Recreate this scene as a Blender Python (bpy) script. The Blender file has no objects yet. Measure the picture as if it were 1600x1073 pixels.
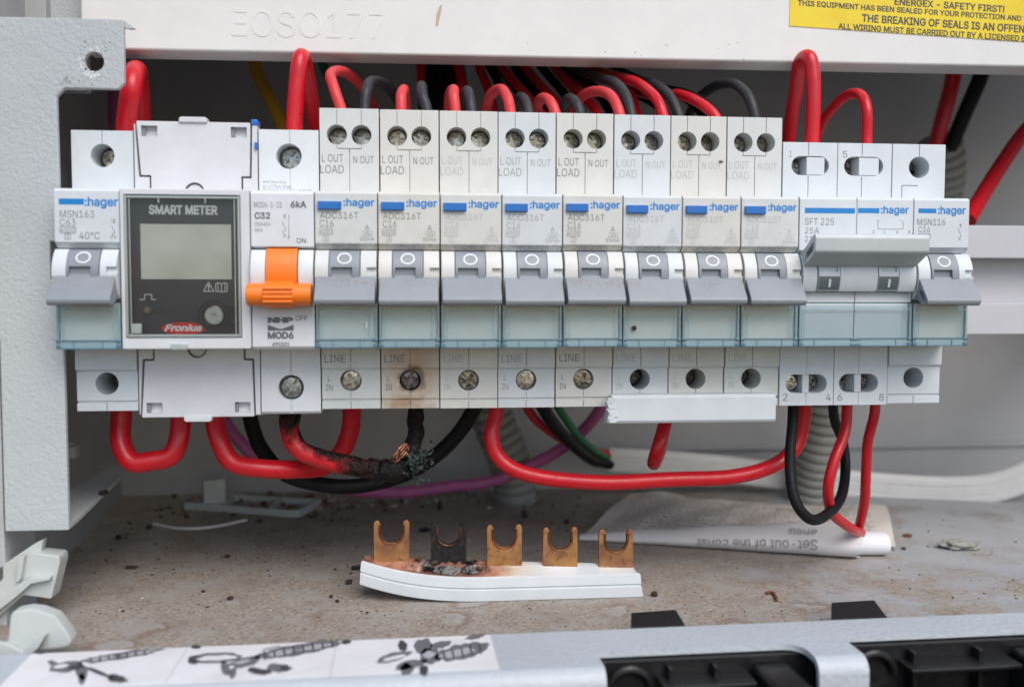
import bpy, bmesh, math, random
import numpy as np
from mathutils import Vector, Matrix
from mathutils.geometry import delaunay_2d_cdt
random.seed(7)
C = bpy.context.scene
COL = C.collection
S = 0.001                       # everything below is written in millimetres
R = math.radians
PI = math.pi

# ------------------------------------------------------------------ camera, sky, sun, exposure
CAM = Vector((101.177, -273.136, -5.56))
ROT = ((0.99558, -0.09370, 0.00181), (-0.00345, -0.05595, -0.99843), (0.09366, 0.99403, -0.05603))
FPX = 1480.0
cd = bpy.data.cameras.new('camera')
cam = bpy.data.objects.new('camera', cd)
COL.objects.link(cam)
rx, dn, fw = (Vector(r) for r in ROT)
m3 = Matrix((rx, -dn, -fw)).transposed()
cam.matrix_world = Matrix.Translation(CAM * S) @ m3.to_4x4()
cd.sensor_width = 36.0
cd.lens = 36.0 * FPX / 1600.0
cd.clip_start = 0.005
cd.clip_end = 50.0
cd.dof.use_dof = True
cd.dof.focus_distance = 0.303
cd.dof.aperture_fstop = 9.0
C.camera = cam

w = bpy.data.worlds.new('World'); C.world = w; w.use_nodes = True
nt = w.node_tree
sky = nt.nodes.new('ShaderNodeTexSky'); sky.sky_type = 'NISHITA'; sky.sun_disc = False
SUN_EL, SUN_AZ = R(48), R(160)      # azimuth clockwise from +Y (into the box): behind and to the right of the camera
sky.sun_elevation = SUN_EL; sky.sun_rotation = SUN_AZ
sky.dust_density = 1.5; sky.air_density = 1.0; sky.ozone_density = 1.0
bg = nt.nodes['Background']; bg.inputs[1].default_value = 0.10
nt.links.new(sky.outputs[0], bg.inputs[0])
sd = bpy.data.lights.new('sun', 'SUN'); sd.energy = 1.5; sd.angle = R(48); sd.color = (1.0, 0.955, 0.90)
so = bpy.data.objects.new('sun', sd); COL.objects.link(so)
d = Vector((math.sin(SUN_AZ) * math.cos(SUN_EL), math.cos(SUN_AZ) * math.cos(SUN_EL), math.sin(SUN_EL)))
so.rotation_euler = d.to_track_quat('Z', 'Y').to_euler()
so.location = d * 2
C.view_settings.view_transform = 'Standard'; C.view_settings.look = 'None'
C.view_settings.gamma = 1.0; C.view_settings.use_curve_mapping = False
C.view_settings.exposure = 0.72
C.render.engine = 'CYCLES'
C.cycles.max_bounces = 8
C.cycles.transparent_max_bounces = 12
C.cycles.use_denoising = True

# ------------------------------------------------------------------ helpers
def ray(u, v):
    c = ((u - 800) / FPX, (v - 536.5) / FPX, 1.0)
    return Vector([sum(ROT[r][i] * c[r] for r in range(3)) for i in range(3)])
def aty(u, v, Y):
    d = ray(u, v); return CAM + d * ((Y - CAM.y) / d.y)
def atz(u, v, Z):
    d = ray(u, v); return CAM + d * ((Z - CAM.z) / d.z)

_txt = {}
FONT = None
try:                                   # the grotesque that ships with Blender itself; the built-in face if it is missing
    import os
    FONT = bpy.data.fonts.load(os.path.join(bpy.utils.system_resource('DATAFILES', path='fonts'), 'Inter.woff2'))
except Exception:
    FONT = None
def glyphs(s, bold=0.0, extrude=0.0, bevel=0.0, shear=0.0):
    """Outline of a string, filled by the non-zero winding rule; unit box. Returns vertices and faces."""
    key = (s, bold, extrude, bevel, shear)
    if key in _txt: return _txt[key]
    cu = bpy.data.curves.new('t', 'FONT'); cu.body = s; cu.size = 1.0; cu.shear = shear; cu.resolution_u = 3
    cu.fill_mode = 'NONE'
    if FONT: cu.font = FONT
    ob = bpy.data.objects.new('t', cu); COL.objects.link(ob)
    dg = bpy.context.evaluated_depsgraph_get()
    me = bpy.data.meshes.new_from_object(ob.evaluated_get(dg))
    co = [(v.co.x, v.co.y) for v in me.vertices]
    es = [tuple(sorted(e.vertices)) for e in me.edges]
    bpy.data.objects.remove(ob); bpy.data.curves.remove(cu); bpy.data.meshes.remove(me)
    loops = []; cur = 0; has = set(es)
    dire = []
    for i in range(len(co)):          # loops are runs of consecutive vertices; orientation follows the index order
        if (i, i+1) not in has:
            dire += [(k, k+1) for k in range(cur, i)] + [(i, cur)]; cur = i+1
    if bold > 0:                      # embolden: push every outline outward
        runs = []; st_ = 0
        for a, b in dire:
            if b <= a: runs.append((b, a)); 
        area = lambda lo, hi: 0.5*sum(co[i][0]*co[i+1 if i < hi else lo][1]-co[i+1 if i < hi else lo][0]*co[i][1] for i in range(lo, hi+1))
        big = max((area(*r_) for r_ in runs), key=abs); sg = 1 if big > 0 else -1
        nc = list(co)
        for lo, hi in runs:
            n_ = hi-lo+1
            for i in range(n_):
                p0, p1, p2 = (np.array(co[lo+(i+k) % n_]) for k in (-1, 0, 1))
                e0, e1 = p1-p0, p2-p1; l0, l1 = np.hypot(*e0), np.hypot(*e1)
                if l0 < 1e-7 or l1 < 1e-7: continue
                n0_, n1_ = np.array((e0[1], -e0[0]))/l0*sg, np.array((e1[1], -e1[0]))/l1*sg
                m_ = n0_+n1_; den = max(0.5, 1+float(n0_ @ n1_))
                nc[lo+i] = tuple(p1+m_/den*bold)
        co = nc
    A = np.array([co[a] for a, b in dire]); B = np.array([co[b] for a, b in dire])
    r = delaunay_2d_cdt([Vector(c) for c in co], es + [tuple(d) for d in dire if tuple(sorted(d)) not in has], [], 0, 1e-5)
    V = [(v.x, v.y) for v in r[0]]; F = []
    T = [f for f in r[2] if len(f) == 3]
    Cn = np.array([[sum(V[i][k] for i in f)/3 for k in (0, 1)] for f in T])
    px, py = Cn[:, :1], Cn[:, 1:]
    up = (A[:, 1] <= py) & (B[:, 1] > py); dn_ = (A[:, 1] > py) & (B[:, 1] <= py)
    cr = (B[:, 0]-A[:, 0])*(py-A[:, 1]) - (px-A[:, 0])*(B[:, 1]-A[:, 1])
    wn = ((up & (cr > 0)).sum(1) - (dn_ & (cr < 0)).sum(1))
    F = [tuple(f) for f, w_ in zip(T, wn) if w_ != 0]
    x0 = min(c[0] for c in V); x1 = max(c[0] for c in V); y0 = min(c[1] for c in V); y1 = max(c[1] for c in V)
    N_ = lambda c, z: ((c[0]-x0)/(x1-x0), (c[1]-y0)/(y1-y0), z)
    out = [N_(c, extrude) for c in V]
    if extrude > 0:
        n0 = len(out); q = bevel
        for i, (a, b) in enumerate(dire):
            k = len(out); out += [N_(co[a], extrude), N_(co[b], extrude), N_(co[b], 0), N_(co[a], 0)]; F.append((k, k+1, k+2, k+3))
    _txt[key] = (out, F)
    return _txt[key]

class MB:
    def __init__(self): self.bm = bmesh.new()
    def _merge(self, t, bev=0, seg=2, mat=0, ang=25):
        bmesh.ops.recalc_face_normals(t, faces=t.faces)
        if bev > 0:
            es = [e for e in t.edges if len(e.link_faces) == 2 and e.calc_face_angle(0) > R(ang)]
            bmesh.ops.bevel(t, geom=es, offset=bev, segments=seg, profile=0.5, affect='EDGES', clamp_overlap=True)
        for f in t.faces: f.material_index = mat
        me = bpy.data.meshes.new('tmp'); t.to_mesh(me); t.free()
        self.bm.from_mesh(me); bpy.data.meshes.remove(me)
        return self
    def box(s, x0, x1, y0, y1, z0, z1, bev=0, mat=0, seg=2):
        t = bmesh.new()
        vs = [t.verts.new((x, y, z)) for x in (x0, x1) for y in (y0, y1) for z in (z0, z1)]
        for a in ((0,1,3,2),(4,6,7,5),(0,4,5,1),(2,3,7,6),(0,2,6,4),(1,5,7,3)): t.faces.new([vs[i] for i in a])
        return s._merge(t, bev, seg, mat)
    def prism(s, poly, a0, a1, axis='x', bev=0, mat=0, seg=2, ang=25):
        t = bmesh.new()
        def P3(p, a): return {'x': (a, p[0], p[1]), 'y': (p[0], a, p[1]), 'z': (p[0], p[1], a)}[axis]
        A = [t.verts.new(P3(p, a0)) for p in poly]; B = [t.verts.new(P3(p, a1)) for p in poly]
        n = len(poly)
        t.faces.new(A); t.faces.new(B[::-1])
        for i in range(n): t.faces.new((A[i], A[(i+1) % n], B[(i+1) % n], B[i]))
        return s._merge(t, bev, seg, mat, ang)
    def hexa(s, bot, top, bev=0, mat=0, seg=2):
        t = bmesh.new(); n = len(bot)
        A = [t.verts.new(p) for p in bot]; B = [t.verts.new(p) for p in top]
        t.faces.new(A); t.faces.new(B[::-1])
        for i in range(n): t.faces.new((A[i], A[(i+1) % n], B[(i+1) % n], B[i]))
        return s._merge(t, bev, seg, mat)
    def cyl(s, c, r, l, axis='y', n=32, r2=None, bev=0, mat=0):
        t = bmesh.new(); r2 = r if r2 is None else r2
        def P3(a, b, h): return {'y': (c[0]+a, c[1]+h, c[2]+b), 'x': (c[0]+h, c[1]+a, c[2]+b), 'z': (c[0]+a, c[1]+b, c[2]+h)}[axis]
        A = [t.verts.new(P3(r*math.cos(2*PI*i/n), r*math.sin(2*PI*i/n), 0)) for i in range(n)]
        B = [t.verts.new(P3(r2*math.cos(2*PI*i/n), r2*math.sin(2*PI*i/n), l)) for i in range(n)]
        t.faces.new(A); t.faces.new(B[::-1])
        for i in range(n): t.faces.new((A[i], A[(i+1) % n], B[(i+1) % n], B[i]))
        return s._merge(t, bev, 2, mat, 40)
    def lathe(s, c, prof, axis='y', n=32, mat=0):     # prof: (radius, height)
        t = bmesh.new(); rows = []
        def P3(a, b, h): return {'y': (c[0]+a, c[1]+h, c[2]+b), 'x': (c[0]+h, c[1]+a, c[2]+b), 'z': (c[0]+a, c[1]+b, c[2]+h)}[axis]
        for r, h in prof:
            rows.append([t.verts.new(P3(r*math.cos(2*PI*i/n), r*math.sin(2*PI*i/n), h)) for i in range(n)])
        for a, b in zip(rows, rows[1:]):
            for i in range(n): t.faces.new((a[i], a[(i+1) % n], b[(i+1) % n], b[i]))
        t.faces.new(rows[0]); t.faces.new(rows[-1][::-1])
        return s._merge(t, 0, 2, mat)
    def ring(s, c, rx_, rz_, w_, y, n=36, mat=0, fn=None):
        t = bmesh.new()
        A = []; B = []
        for i in range(n):
            a = 2*PI*i/n
            for L, k in ((A, 0), (B, w_)):
                x, z = c[0]+(rx_-k)*math.cos(a), c[1]+(rz_-k)*math.sin(a)
                L.append(t.verts.new((x, fn(x, z) if fn else y, z)))
        for i in range(n): t.faces.new((A[i], A[(i+1) % n], B[(i+1) % n], B[i]))
        return s._merge(t, 0, 2, mat)
    def poly(s, pts, y, mat=0):
        t = bmesh.new(); t.faces.new([t.verts.new((p[0], y, p[1])) for p in pts]); 
        bmesh.ops.triangulate(t, faces=t.faces)
        for f in t.faces: f.material_index = mat
        me = bpy.data.meshes.new('tmp'); t.to_mesh(me); t.free(); s.bm.from_mesh(me); bpy.data.meshes.remove(me)
        return s
    def line(s, p, q, wd, y, mat=0):
        p = Vector(p); q = Vector(q); d_ = (q-p).normalized(); n_ = Vector((-d_.y, d_.x))*wd/2
        return s.poly([p+n_, q+n_, q-n_, p-n_], y, mat)
    def box_outline(s, x0, x1, z0, z1, wd, y, mat=0):
        s.line((x0, z0), (x1, z0), wd, y, mat); s.line((x0, z1), (x1, z1), wd, y, mat)
        s.line((x0, z0), (x0, z1), wd, y, mat); s.line((x1, z0), (x1, z1), wd, y, mat); return s
    def text(s, st, x0, z0, x1, z1, y, bold=0.0, mat=0, extrude=0.0, bevel=0.0, shear=0.0, fn=None):
        vs, fs = glyphs(st, bold, extrude, bevel, shear)
        t = bmesh.new()
        def pos(a, b, c):
            if fn: return fn(a, b, c)
            return (x0+(x1-x0)*a, y - c*(z1-z0), z0+(z1-z0)*b)
        V = [t.verts.new(pos(*v)) for v in vs]
        for f in fs:
            try: t.faces.new([V[i] for i in f]).material_index = mat
            except ValueError: pass
        me = bpy.data.meshes.new('tmp'); t.to_mesh(me); t.free(); s.bm.from_mesh(me); bpy.data.meshes.remove(me)
        return s
    def tube(s, pts, r, n=14, mat=0, cap=True, rf=None):
        t = bmesh.new(); rows = []
        up = Vector((0.13, 0.9, 0.21)).normalized(); N = len(pts)
        prev = None
        for i, p in enumerate(pts):
            tg = (pts[min(i+1, N-1)] - pts[max(i-1, 0)]).normalized()
            a = (up - tg*up.dot(tg)) if prev is None else (prev - tg*prev.dot(tg))
            a.normalize(); prev = a; b = tg.cross(a)
            rr = r if rf is None else r
            row = []
            for k in range(n):
                th = 2*PI*k/n
                q = rr if rf is None else rf(i/(N-1), th)
                row.append(t.verts.new(p + (a*math.cos(th)+b*math.sin(th))*q))
            rows.append(row)
        for A, B in zip(rows, rows[1:]):
            for k in range(n): t.faces.new((A[k], A[(k+1) % n], B[(k+1) % n], B[k]))
        if cap: t.faces.new(rows[0]); t.faces.new(rows[-1][::-1])
        return s._merge(t, 0, 2, mat)
    def mesh(s, name, mats, ang=32):
        me = bpy.data.meshes.new(name); s.bm.to_mesh(me); s.bm.free()
        return fin(me, mats, ang)
    def build(s, name, mats, parent=None, ang=32, loc=None):
        me = s.mesh(name, mats, ang)
        return link(name, me, parent, loc)

def fin(me, mats, ang=32):
    if not isinstance(mats, (list, tuple)): mats = [mats]
    for m in mats: me.materials.append(m)
    me.transform(Matrix.Scale(S, 4))
    me.polygons.foreach_set('use_smooth', [True]*len(me.polygons))
    me.set_sharp_from_angle(angle=R(ang))
    me.update()
    return me
def link(name, me, parent=None, loc=None):
    o = bpy.data.objects.new(name, me); COL.objects.link(o)
    if parent: o.parent = parent
    if loc: o.location = Vector(loc)*S
    if len(me.polygons) < 20000:
        wn_ = o.modifiers.new('weighted', 'WEIGHTED_NORMAL'); wn_.keep_sharp = True; wn_.weight = 60
    return o
def cut(mb, cutter, self_=False):
    a = bpy.data.meshes.new('a'); mb.bm.to_mesh(a)
    b = bpy.data.meshes.new('b'); cutter.bm.to_mesh(b); cutter.bm.free()
    oa = bpy.data.objects.new('a', a); ob = bpy.data.objects.new('b', b)
    COL.objects.link(oa); COL.objects.link(ob)
    md = oa.modifiers.new('x', 'BOOLEAN'); md.operation = 'DIFFERENCE'; md.solver = 'EXACT'; md.object = ob; md.use_self = self_
    dg = bpy.context.evaluated_depsgraph_get()
    me = bpy.data.meshes.new_from_object(oa.evaluated_get(dg))
    mb.bm.clear(); mb.bm.from_mesh(me)
    bpy.data.objects.remove(oa); bpy.data.objects.remove(ob)
    for x in (a, b, me): bpy.data.meshes.remove(x)
    return mb

def tag(o, label, cat, group=None, kind=None):
    if label: o['label'] = label
    if cat: o['category'] = cat
    if group: o['group'] = group
    if kind: o['kind'] = kind
    return o
def thing(name, label, cat, loc=(0, 0, 0), group=None):
    o = bpy.data.objects.new(name, None); COL.objects.link(o); o.location = Vector(loc)*S
    o.empty_display_size = 0.005
    return tag(o, label, cat, group)
def spline(pts, n=10):
    P = [Vector(p) for p in pts]; P = [P[0]*2-P[1]] + P + [P[-1]*2-P[-2]]
    out = []
    for i in range(1, len(P)-2):
        a, b, c, d_ = P[i-1:i+3]
        for k in range(n):
            t = k/n
            out.append(0.5*((2*b)+(c-a)*t+(2*a-5*b+4*c-d_)*t*t+(3*b-a-3*c+d_)*t**3))
    out.append(P[-2]); return out

# ------------------------------------------------------------------ materials
class NT:
    def __init__(s, name):
        s.m = bpy.data.materials.new(name); s.m.use_nodes = True; s.t = s.m.node_tree
        s.b = s.t.nodes['Principled BSDF']; s.out = s.t.nodes['Material Output']
        g = s.n('ShaderNodeNewGeometry'); v = s.n('ShaderNodeVectorMath', operation='SCALE'); v.inputs[3].default_value = 1/S
        s.l(g.outputs['Position'], v.inputs[0]); s.pos = v.outputs[0]
    def n(s, ty, **k):
        x = s.t.nodes.new(ty)
        for a, b in k.items(): setattr(x, a, b)
        return x
    def l(s, a, b): s.t.links.new(a, b)
    def noise(s, scale, detail=3, rough=0.5, vec=None):
        x = s.n('ShaderNodeTexNoise'); x.inputs['Scale'].default_value = scale; x.inputs['Detail'].default_value = detail
        x.inputs['Roughness'].default_value = rough; s.l(vec or s.pos, x.inputs['Vector']); return x.outputs['Fac']
    def ramp(s, fac, p0, p1, v0=0, v1=1):
        x = s.n('ShaderNodeMapRange'); x.clamp = True
        for i, q in enumerate((p0, p1, v0, v1)): x.inputs[i+1].default_value = q
        s.l(fac, x.inputs[0]); return x.outputs[0]
    def math(s, op, a, b=None):
        x = s.n('ShaderNodeMath', operation=op)
        for i, q in enumerate((a, b)):
            if q is None: continue
            if isinstance(q, (int, float)): x.inputs[i].default_value = q
            else: s.l(q, x.inputs[i])
        return x.outputs[0]
    def mix(s, fac, a, b):
        x = s.n('ShaderNodeMix', data_type='RGBA')
        if isinstance(fac, (int, float)): x.inputs[0].default_value = fac
        else: s.l(fac, x.inputs[0])
        for i, q in ((6, a), (7, b)):
            if isinstance(q, tuple): x.inputs[i].default_value = (*q, 1)
            else: s.l(q, x.inputs[i])
        return x.outputs[2]
    def dist(s, p, sc=(1, 1, 1)):
        a = s.n('ShaderNodeVectorMath', operation='SUBTRACT'); a.inputs[1].default_value = p; s.l(s.pos, a.inputs[0])
        b = s.n('ShaderNodeVectorMath', operation='MULTIPLY'); b.inputs[1].default_value = sc; s.l(a.outputs[0], b.inputs[0])
        c = s.n('ShaderNodeVectorMath', operation='LENGTH'); s.l(b.outputs[0], c.inputs[0]); return c.outputs['Value']
    def bump(s, h, strength, dist):
        x = s.n('ShaderNodeBump'); x.inputs['Strength'].default_value = strength; x.inputs['Distance'].default_value = dist*S
        s.l(h, x.inputs['Height']); s.l(x.outputs[0], s.b.inputs['Normal'])
    def set(s, col=None, rough=None, metal=None, spec=None):
        for k, v in (('Base Color', col), ('Roughness', rough), ('Metallic', metal), ('Specular IOR Level', spec)):
            if v is None: continue
            if isinstance(v, tuple): s.b.inputs[k].default_value = (*v, 1)
            elif isinstance(v, (int, float)): s.b.inputs[k].default_value = v
            else: s.l(v, s.b.inputs[k])
        return s.m

def mulc(c, k): return tuple(min(1, x*k) for x in c)
def plastic(name, rgb, rough=0.42, var=0.06, speck=0.5, grain=0.05, dirt=(0.16, 0.13, 0.10), extra=None):
    t = NT(name)
    a = t.ramp(t.noise(0.12, 4, 0.6), 0.3, 0.7)
    col = t.mix(a, mulc(rgb, 1-var), mulc(rgb, 1+var*0.5))
    if speck > 0:
        sp = t.ramp(t.noise(1.7, 2, 0.5), 0.70, 0.76)
        sp = t.math('MULTIPLY', sp, t.ramp(t.noise(0.09, 2), 0.42, 0.68))
        col = t.mix(t.math('MULTIPLY', sp, speck), col, dirt)
    if extra: col = extra(t, col)
    r = t.ramp(t.noise(0.5, 3), 0.3, 0.7, rough-0.06, rough+0.08)
    t.bump(t.noise(3.5, 2), grain, 0.12)
    return t.set(col, r)

def adc_dirt(t, col):       # grime on the lower chamfer of the label plates
    sx = t.n('ShaderNodeSeparateXYZ'); t.l(t.pos, sx.inputs[0])
    band = t.math('MULTIPLY', t.ramp(sx.outputs[2], 5.5, 6.2), t.ramp(sx.outputs[2], 8.3, 7.2))
    n_ = t.ramp(t.noise(0.9, 4, 0.65), 0.42, 0.62)
    col = t.mix(t.math('MULTIPLY', t.math('MULTIPLY', band, n_), 0.42), col, (0.24, 0.20, 0.145))
    return col
def scorch(t, col):
    col = adc_dirt(t, col)
    X = 5*17.7
    wob = t.ramp(t.noise(0.35, 4, 0.6), 0.25, 0.75, -2.2, 2.2)
    d1 = t.math('ADD', t.dist((X+10.2, 14, -30.5), (1.0, 0.3, 0.85)), wob)
    d2 = t.math('ADD', t.dist((X+9.3, 14, -32.5), (1, 0.3, 1)), t.math('MULTIPLY', wob, 0.5))
    d3 = t.math('ADD', t.dist((X+7, 14, -40.0), (0.35, 0.3, 1)), t.math('MULTIPLY', wob, 0.6))
    col = t.mix(t.ramp(d1, 14.0, 2.0, 0, 0.85), col, (0.47, 0.31, 0.19))
    col = t.mix(t.ramp(d3, 3.6, 0.5, 0, 0.8), col, (0.36, 0.21, 0.11))
    col = t.mix(t.ramp(d2, 4.6, 3.2, 0, 0.75), col, (0.10, 0.06, 0.04))
    return col

WHITE = (0.66, 0.68, 0.68)
COOL = (0.64, 0.675, 0.70)
CREAM = (0.66, 0.645, 0.585)
M = {}
M['cool'] = plastic('white_plastic', COOL)
M['white'] = plastic('bright_white_plastic', (0.70, 0.72, 0.74), speck=0.3)
M['meter_white'] = plastic('meter_white_plastic', (0.66, 0.67, 0.69), speck=0.25)
M['adc'] = [plastic('aged_plastic_%s' % n_, c, extra=adc_dirt, speck=0.6) for n_, c in
            (('pale', (0.63, 0.645, 0.62)), ('warm', (0.64, 0.635, 0.595)), ('cooler', (0.625, 0.65, 0.66)))]
M['scorched'] = plastic('scorched_plastic', (0.65, 0.64, 0.595), extra=scorch)
M['cream'] = plastic('cream_plastic', CREAM, speck=0.5)
M['grey'] = plastic('grey_plastic', (0.245, 0.265, 0.295), rough=0.40, speck=0.45, dirt=(0.2, 0.16, 0.12))
M['grey_lever'] = plastic('grey_lever_plastic', (0.265, 0.285, 0.31), rough=0.40, speck=0.8, dirt=(0.19, 0.15, 0.12))
def smudge(t, col):
    sx = t.n('ShaderNodeSeparateXYZ'); t.l(t.pos, sx.inputs[0])
    pt = t.math('MULTIPLY', t.ramp(t.noise(0.07, 2), 0.48, 0.60), t.ramp(t.noise(1.3, 4, 0.7), 0.48, 0.62))
    pt = t.math('MULTIPLY', pt, t.math('MULTIPLY', t.ramp(sx.outputs[2], -6.0, -3.8), 0.55))
    return t.mix(pt, col, (0.20, 0.15, 0.11))
M['grey_lever'] = plastic('grey_lever_plastic', (0.265, 0.285, 0.31), rough=0.40, speck=0.8, dirt=(0.19, 0.15, 0.12), extra=smudge)
M['dark_window'] = plastic('dark_window_plastic', (0.13, 0.16, 0.165), rough=0.3, speck=0.2)
M['orange'] = plastic('orange_plastic', (0.88, 0.20, 0.012), rough=0.38, speck=0.1)
M['blue'] = plastic('blue_plastic', (0.015, 0.155, 0.50), rough=0.35, speck=0.1)
M['card'] = plastic('label_card', (0.79, 0.85, 0.825), rough=0.6, var=0.04, speck=0.1)
M['card_blue'] = plastic('label_card_cool', (0.73, 0.82, 0.87), rough=0.6, var=0.03, speck=0.1)
M['shell'] = plastic('panel_enamel', (0.73, 0.715, 0.685), rough=0.4, var=0.04, speck=0.15, grain=0.03)
M['dark'] = plastic('dark_recess', (0.02, 0.02, 0.02), rough=0.6, speck=0)
M['black_pl'] = plastic('black_plastic', (0.010, 0.010, 0.011), rough=0.32, speck=0.35, grain=0.15, dirt=(0.10, 0.08, 0.06))

def ink(name, rgb, rough=0.6): return NT(name).set(rgb, rough)
M['ink'] = [ink('grey_ink', (0.20, 0.205, 0.205)), ink('worn_ink', (0.33, 0.335, 0.33)), ink('faded_ink', (0.46, 0.465, 0.455))]
M['ink_dark'] = ink('dark_ink', (0.06, 0.06, 0.065))
M['ink_grey'] = ink('mid_grey_ink', (0.13, 0.135, 0.145))
M['ink_blue'] = ink('blue_ink', (0.005, 0.21, 0.56), 0.45)
M['ink_white'] = ink('white_ink', (0.8, 0.8, 0.8), 0.5)
M['ink_red'] = ink('red_ink', (0.62, 0.02, 0.03), 0.4)

def wiremat(name, rgb, rough=0.31, dust=0.25):
    t = NT(name)
    a = t.ramp(t.noise(0.22, 4, 0.6), 0.3, 0.7)
    col = t.mix(a, mulc(rgb, 0.85), rgb)
    sp = t.math('MULTIPLY', t.ramp(t.noise(2.2, 3, 0.6), 0.62, 0.74), dust)
    col = t.mix(sp, col, (0.35, 0.3, 0.27))
    t.bump(t.noise(0.6, 3), 0.10, 0.3)
    return t.set(col, t.ramp(t.noise(0.7, 3), 0.3, 0.7, rough-0.05, rough+0.12), spec=0.25 if max(rgb) < 0.02 else 0.5)
M['red'] = wiremat('red_insulation', (0.60, 0.006, 0.016), dust=0.15)
M['red_pale'] = wiremat('sun_bleached_red_insulation', (0.66, 0.045, 0.05), 0.45)
M['black'] = wiremat('black_insulation', (0.006, 0.006, 0.007), 0.5, 0.12)
M['grey_black'] = wiremat('sun_bleached_black_insulation', (0.020, 0.021, 0.024), 0.5)
M['purple'] = wiremat('purple_insulation', (0.46, 0.11, 0.30), 0.5)
M['green'] = wiremat('green_insulation', (0.015, 0.20, 0.085), 0.45)
M['yellow'] = wiremat('mustard_insulation', (0.58, 0.32, 0.02), 0.5)
M['white_cable'] = plastic('white_cable_sheath', (0.80, 0.775, 0.745), rough=0.45, speck=0.3)
M['conduit'] = plastic('grey_conduit', (0.30, 0.30, 0.275), rough=0.55, speck=0.4)

def metal(name, c0, c1, rough, sc=1.2):
    t = NT(name)
    a = t.ramp(t.noise(sc, 4, 0.65), 0.35, 0.65)
    t.bump(t.noise(1.1, 2), 0.12, 0.25)
    return t.set(t.mix(a, c0, c1), t.ramp(t.noise(0.7, 2), 0.3, 0.7, rough-0.1, rough+0.15), 1.0)
M['steel'] = metal('screw_steel', (0.20, 0.185, 0.15), (0.62, 0.60, 0.55), 0.26, 0.5)
M['steel_dark'] = metal('hole_shaded_steel', (0.05, 0.045, 0.04), (0.34, 0.32, 0.30), 0.32)  # for deep-set screws: shade inside the holes put into a darker steel colour
M['zinc'] = metal('zinc_steel', (0.20, 0.215, 0.215), (0.55, 0.57, 0.57), 0.32, 0.8)
M['burnt_steel'] = metal('burnt_steel', (0.06, 0.05, 0.055), (0.30, 0.27, 0.28), 0.42, 0.6)
def copper():
    t = NT('dull_copper')
    a = t.ramp(t.noise(0.16, 3), 0.38, 0.62); b_ = t.ramp(t.noise(0.35, 4, 0.65), 0.52, 0.68)
    col = t.mix(a, (0.37, 0.17, 0.095), (0.53, 0.275, 0.105)); col = t.mix(t.math('MULTIPLY', b_, 0.7), col, (0.16, 0.065, 0.04))
    t.bump(t.noise(1.1, 3), 0.15, 0.25)
    return t.set(col, t.ramp(t.noise(0.6, 2), 0.3, 0.7, 0.32, 0.55), 0.75)
M['copper'] = copper()
M['copper_plain'] = metal('dull_copper', (0.40, 0.165, 0.07), (0.60, 0.30, 0.11), 0.40, 0.16)
M['copper_bright'] = metal('bared_copper', (0.06, 0.025, 0.018), (0.60, 0.28, 0.17), 0.45, 0.7)
M['char'] = NT('charred_insulation')
def charmat():
    t = M['char']
    n1 = t.noise(0.5, 4, 0.6)
    t.bump(n1, 0.9, 1.6)
    M['char'] = t.set(t.mix(t.ramp(t.noise(0.25, 3), 0.55, 0.72), (0.005, 0.0045, 0.0045), (0.045, 0.016, 0.012)), t.ramp(t.noise(0.4, 3), 0.4, 0.65, 0.55, 0.25), spec=0.22)
charmat()
def burnt_red():
    t = NT('scorched_red_insulation')
    wob = t.ramp(t.noise(0.22, 3, 0.55), 0.2, 0.8, -3.0, 3.0)
    p = aty(458, 646, 30); q = aty(594, 738, 24)
    f1 = t.ramp(t.math('ADD', t.dist(p, (1, 0.4, 1)), wob), 7.5, 4.5)
    f2 = t.ramp(t.math('ADD', t.dist(q, (1, 0.4, 1)), wob), 14.5, 10.5)
    f3 = t.ramp(t.math('ADD', t.dist(aty(527, 646, 28), (1, 0.15, 1)), t.math('MULTIPLY', wob, 0.35)), 14.8, 13.2)
    f = t.math('MAXIMUM', t.math('MAXIMUM', f1, f2), f3)
    half = t.ramp(t.noise(0.16, 3), 0.5, 0.75)
    col = t.mix(half, (0.56, 0.01, 0.018), (0.40, 0.022, 0.024))
    col = t.mix(f, col, t.mix(t.ramp(t.noise(0.9, 4, 0.7), 0.45, 0.65), (0.006, 0.005, 0.005), (0.055, 0.02, 0.016)))
    t.bump(t.math('MULTIPLY', t.noise(0.45, 4, 0.6), t.math('ADD', t.math('MULTIPLY', f, 0.85), 0.15)), 0.9, 1.8)
    return t.set(col, t.ramp(t.noise(0.6, 3), 0.35, 0.65, 0.28, 0.55), spec=t.math('SUBTRACT', 0.5, t.math('MULTIPLY', f, 0.32)))
M['burnt_red'] = burnt_red()
def verdigris():
    t = NT('corroded_copper_strands'); n1 = t.noise(0.8, 4, 0.7)
    return t.set(t.mix(t.ramp(n1, 0.42, 0.6), (0.009, 0.010, 0.009), (0.075, 0.105, 0.09)), 0.8)
M['verdigris'] = verdigris()

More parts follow.
